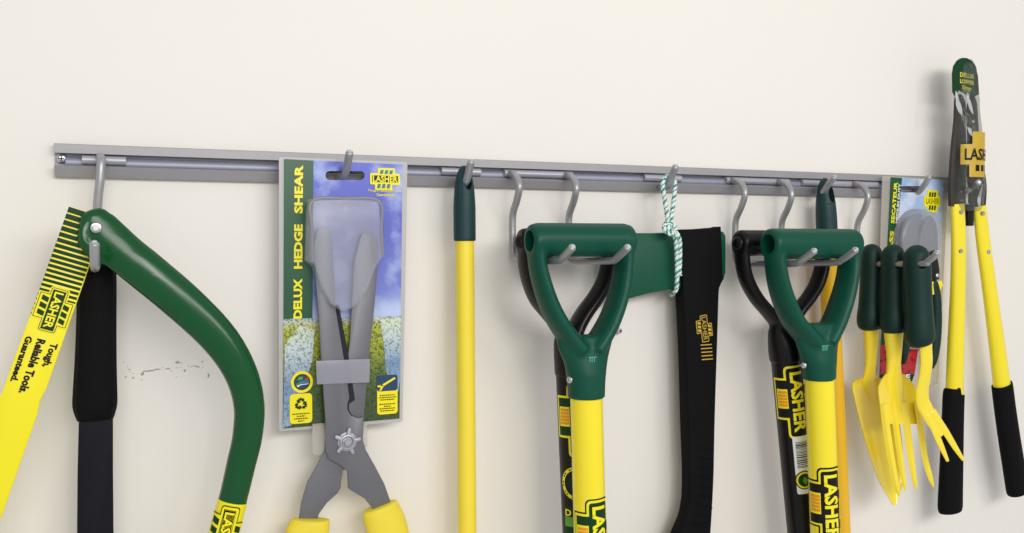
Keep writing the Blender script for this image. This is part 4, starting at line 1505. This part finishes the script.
# ================================================================== lopper
def build_lopper():
    d = .055
    t = thing('lopper', 'lopper with yellow arms and black grips, its head wrapped in a clear bag', 'loppers', P(965, 512, d))
    for cl, gr, bolts, lean in (
            ([(957.6, 204, 8.4), (958.6, 240, 8.8), (957.8, 290, 8.6), (956, 340, 9.2), (954.3, 398, 9.9)],
             [(954, 393, 11.2), (953.6, 396, 11.9), (952.8, 420, 12.2), (951.6, 460, 13.2), (950.6, 490, 14.2), (950.2, 506, 14.6), (950.4, 511, 13.0)],
             [(961, 212), (960.5, 251)], 0),
            ([(979.5, 206, 8.0), (983, 240, 8.2), (989.7, 290, 8.2), (996.3, 340, 8.8), (1002.5, 390, 9.6)],
             [(1002, 384.5, 11), (1002.4, 387.5, 11.8), (1005.2, 410, 12.0), (1009.5, 440, 12.4), (1013.5, 465, 12.6), (1017, 488, 12.6), (1017.8, 492.5, 11.0)],
             [(982.5, 213.5), (988, 252)], 0)):
        sm = spline(cl, 4)
        bm = bmesh.new()
        n = len(sm)
        tube(bm, [P(a, b, d) for a, b, h in sm], [S(h, a, d) for a, b, h in sm], [.0075 + .006 * i / n for i in range(n)], 20)
        arm = part('arm', bm, 'yellow', t, 60)
        for bx, by in bolts:
            bm = bmesh.new()
            lathe(bm, P(bx, by, d + .0078), (0, -1, 0), [(-.003, .0044), (.0012, .0044), (.0026, .0036), (.0028, .0018), (.0018, .0015), (.0018, .0002)], 14)
            part('bolt', bm, 'steel', arm, 50)
        sm = spline(gr, 4)
        n = len(sm)
        bm = bmesh.new()
        tube(bm, [P(a, b, d) for a, b, h in sm], [S(h, a, d) for a, b, h in sm], [.0155] * n, 22)
        part('grip', bm, 'blackmatt', t, 40)
    # jaws
    bm = bmesh.new()
    prism(bm, spline([(951, 206), (951, 180), (953, 150), (956, 120), (957, 100), (961, 94), (966, 104), (966, 130), (968, 160), (966, 190), (965, 206), (951, 206)], 3)[:-1], d + .004, d - .002, .001)
    part('blade', bm, 'jaw', t, 30)
    bm = bmesh.new()
    prism(bm, spline([(986, 206), (987, 185), (983, 160), (979, 130), (977.5, 104), (973, 95), (969, 110), (970, 140), (968, 165), (971, 190), (972, 206), (986, 206)], 3)[:-1], d - .002, d - .008, .001)
    part('jaw', bm, 'jaw', t, 30)
    bm = bmesh.new()
    lathe(bm, P(969, 170, d + .003), (0, -1, 0), [(0, .009), (.002, .009), (.004, .007), (.005, .003)], 6)
    part('pivot_nut', bm, 'jaw', t, 30)
    bm = bmesh.new()
    box(bm, P(968, 212, d).x - .004, P(971, 212, d).x + .004, -d - .004, -d + .004, P(968, 226, d).z, P(968, 204, d).z, .002)
    part('bumper', bm, 'black', t, 30)
    # green header card in the bag
    bm = bmesh.new()
    prism(bm, [(952.6, 92), (952.2, 74), (953.5, 66), (957, 60.5), (962, 57.8), (967, 58), (972, 61), (976, 67), (978, 76), (979.2, 94), (974, 97), (966, 95), (959, 90), (955, 96)], d + .0095, d + .0085)
    hd = part('header_card', bm, 'pgreen', t, 0)
    mpo = P(959.8, 0, d)
    it = []
    for s, px, py, wpx in (('DELUX', 960, 76.6, 14), ('LOPPER', 960, 83.0, 14), ('50mm', 962, 89.3, 9)):
        a = P(px, py, d + .0097)
        decal('header_text', hd, [('cardyellow', 0, 't', s, 0, 0, P(px + wpx, py, d).x - P(px, py, d).x, S(4.4, px, d), .02)], plane_map(a, (1, 0, -.06), (.0, 0, 1)), None)
    # emblem printed on the bag
    o = P(958.5, 155.5, d + .0212); u = P(988.5, 157.0, d + .0212) - o
    w = u.length; u.normalize()
    it = logo(w, [('pgold', .06)], 'pblack', 'pblack', 0, h=.36, ub=(.26, .60), lb=(.20, .74), eu=.30, el=.30, bold=.02)
    for i, x in enumerate(it):
        pass
    it = [x for x in it if not (x[2] == 'p' and x[0] == 'pblack')]
    for k in range(3):
        a = w * (.28 + .15 * k)
        it.append(('pblack', 1, 'p', rect(a, -.40 * w, a + .10 * w, -.25 * w)))
    # clear bag
    for nd in MT['bag'].node_tree.nodes:
        if nd.type == 'BUMP':
            nd.inputs['Distance'].default_value = 0.012
    cl = [(965.5, 59, 8.5, .004), (965.5, 64, 12.6, .008), (966, 74, 14.0, .011), (966.2, 90, 14.2, .014), (966.8, 110, 14.4, .017), (967.4, 135, 15.4, .019), (968, 155, 16.6, .020),
          (968.8, 175, 18.2, .020), (969, 192, 18.9, .018), (968.5, 203, 18.4, .014), (968.5, 211, 15, .012)]
    sm = spline(cl, 4)
    bm = bmesh.new()
    seg = 28
    rings = []
    for i, (x, y, h, q) in enumerate(sm):
        c = P(x, y, d + .002)
        R = S(h, x, d)
        ring = []
        for k in range(seg):
            a = 2 * math.pi * k / seg
            wob = 1 + .16 * math.sin(2.0 * a * 1.7 + i * .62) * math.cos(i * .45 - k * .8) if 6 < i < len(sm) - 2 else 1
            ring.append(bm.verts.new(c + Vector((R * math.cos(a), -q * math.sin(a) * wob, 0))))
        rings.append(ring)
    for i in range(len(rings) - 1):
        for k in range(seg):
            bm.faces.new((rings[i][k], rings[i][(k + 1) % seg], rings[i + 1][(k + 1) % seg], rings[i + 1][k]))
    bm.faces.new(rings[0])
    bag = part('clear_bag', bm, 'bag', t, 40)
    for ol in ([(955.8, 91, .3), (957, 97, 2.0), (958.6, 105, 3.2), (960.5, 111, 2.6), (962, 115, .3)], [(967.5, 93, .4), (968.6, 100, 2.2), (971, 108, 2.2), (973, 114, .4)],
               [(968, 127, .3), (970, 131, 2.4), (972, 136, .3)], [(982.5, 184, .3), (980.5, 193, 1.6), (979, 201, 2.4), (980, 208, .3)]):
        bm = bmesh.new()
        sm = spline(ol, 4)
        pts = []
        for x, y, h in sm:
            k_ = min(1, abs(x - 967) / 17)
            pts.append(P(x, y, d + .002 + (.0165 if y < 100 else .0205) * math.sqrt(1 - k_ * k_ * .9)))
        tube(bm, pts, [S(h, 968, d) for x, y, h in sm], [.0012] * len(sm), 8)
        part('film_glint', bm, 'filmglint', bag, 60)  # whitish film strips that paint in the reflections on the bag
    cb, ea, eb = P(968, 155.5, d + .002), S(17.2, 968, d), .0228

    def on_bag(a, b, l):
        t_ = -1.02 + a / ((ea + eb) / 2)
        return cb + Vector(((ea + l) * math.sin(t_), -(eb + l) * math.cos(t_), b))
    # print across the film: subdivide along the word so that it follows the bag surface
    sub = []
    for x in it:
        if x[2] == 'p':
            us = [p[0] for p in x[3]]; vs = [p[1] for p in x[3]]
            u0, u1, v0, v1 = min(us), max(us), min(vs), max(vs)
            n_ = max(1, int((u1 - u0) / .003))
            for k in range(n_):
                sub.append((x[0], x[1], 'p', rect(u0 + (u1 - u0) * k / n_, v0, u0 + (u1 - u0) * (k + 1) / n_, v1)))
        else:
            sub.append(x[:1] + (4,) + x[2:])
    it = sub
    decal('bag_emblem', bag, it, on_bag, None, 'gold emblem printed on the bag')


build_lopper()
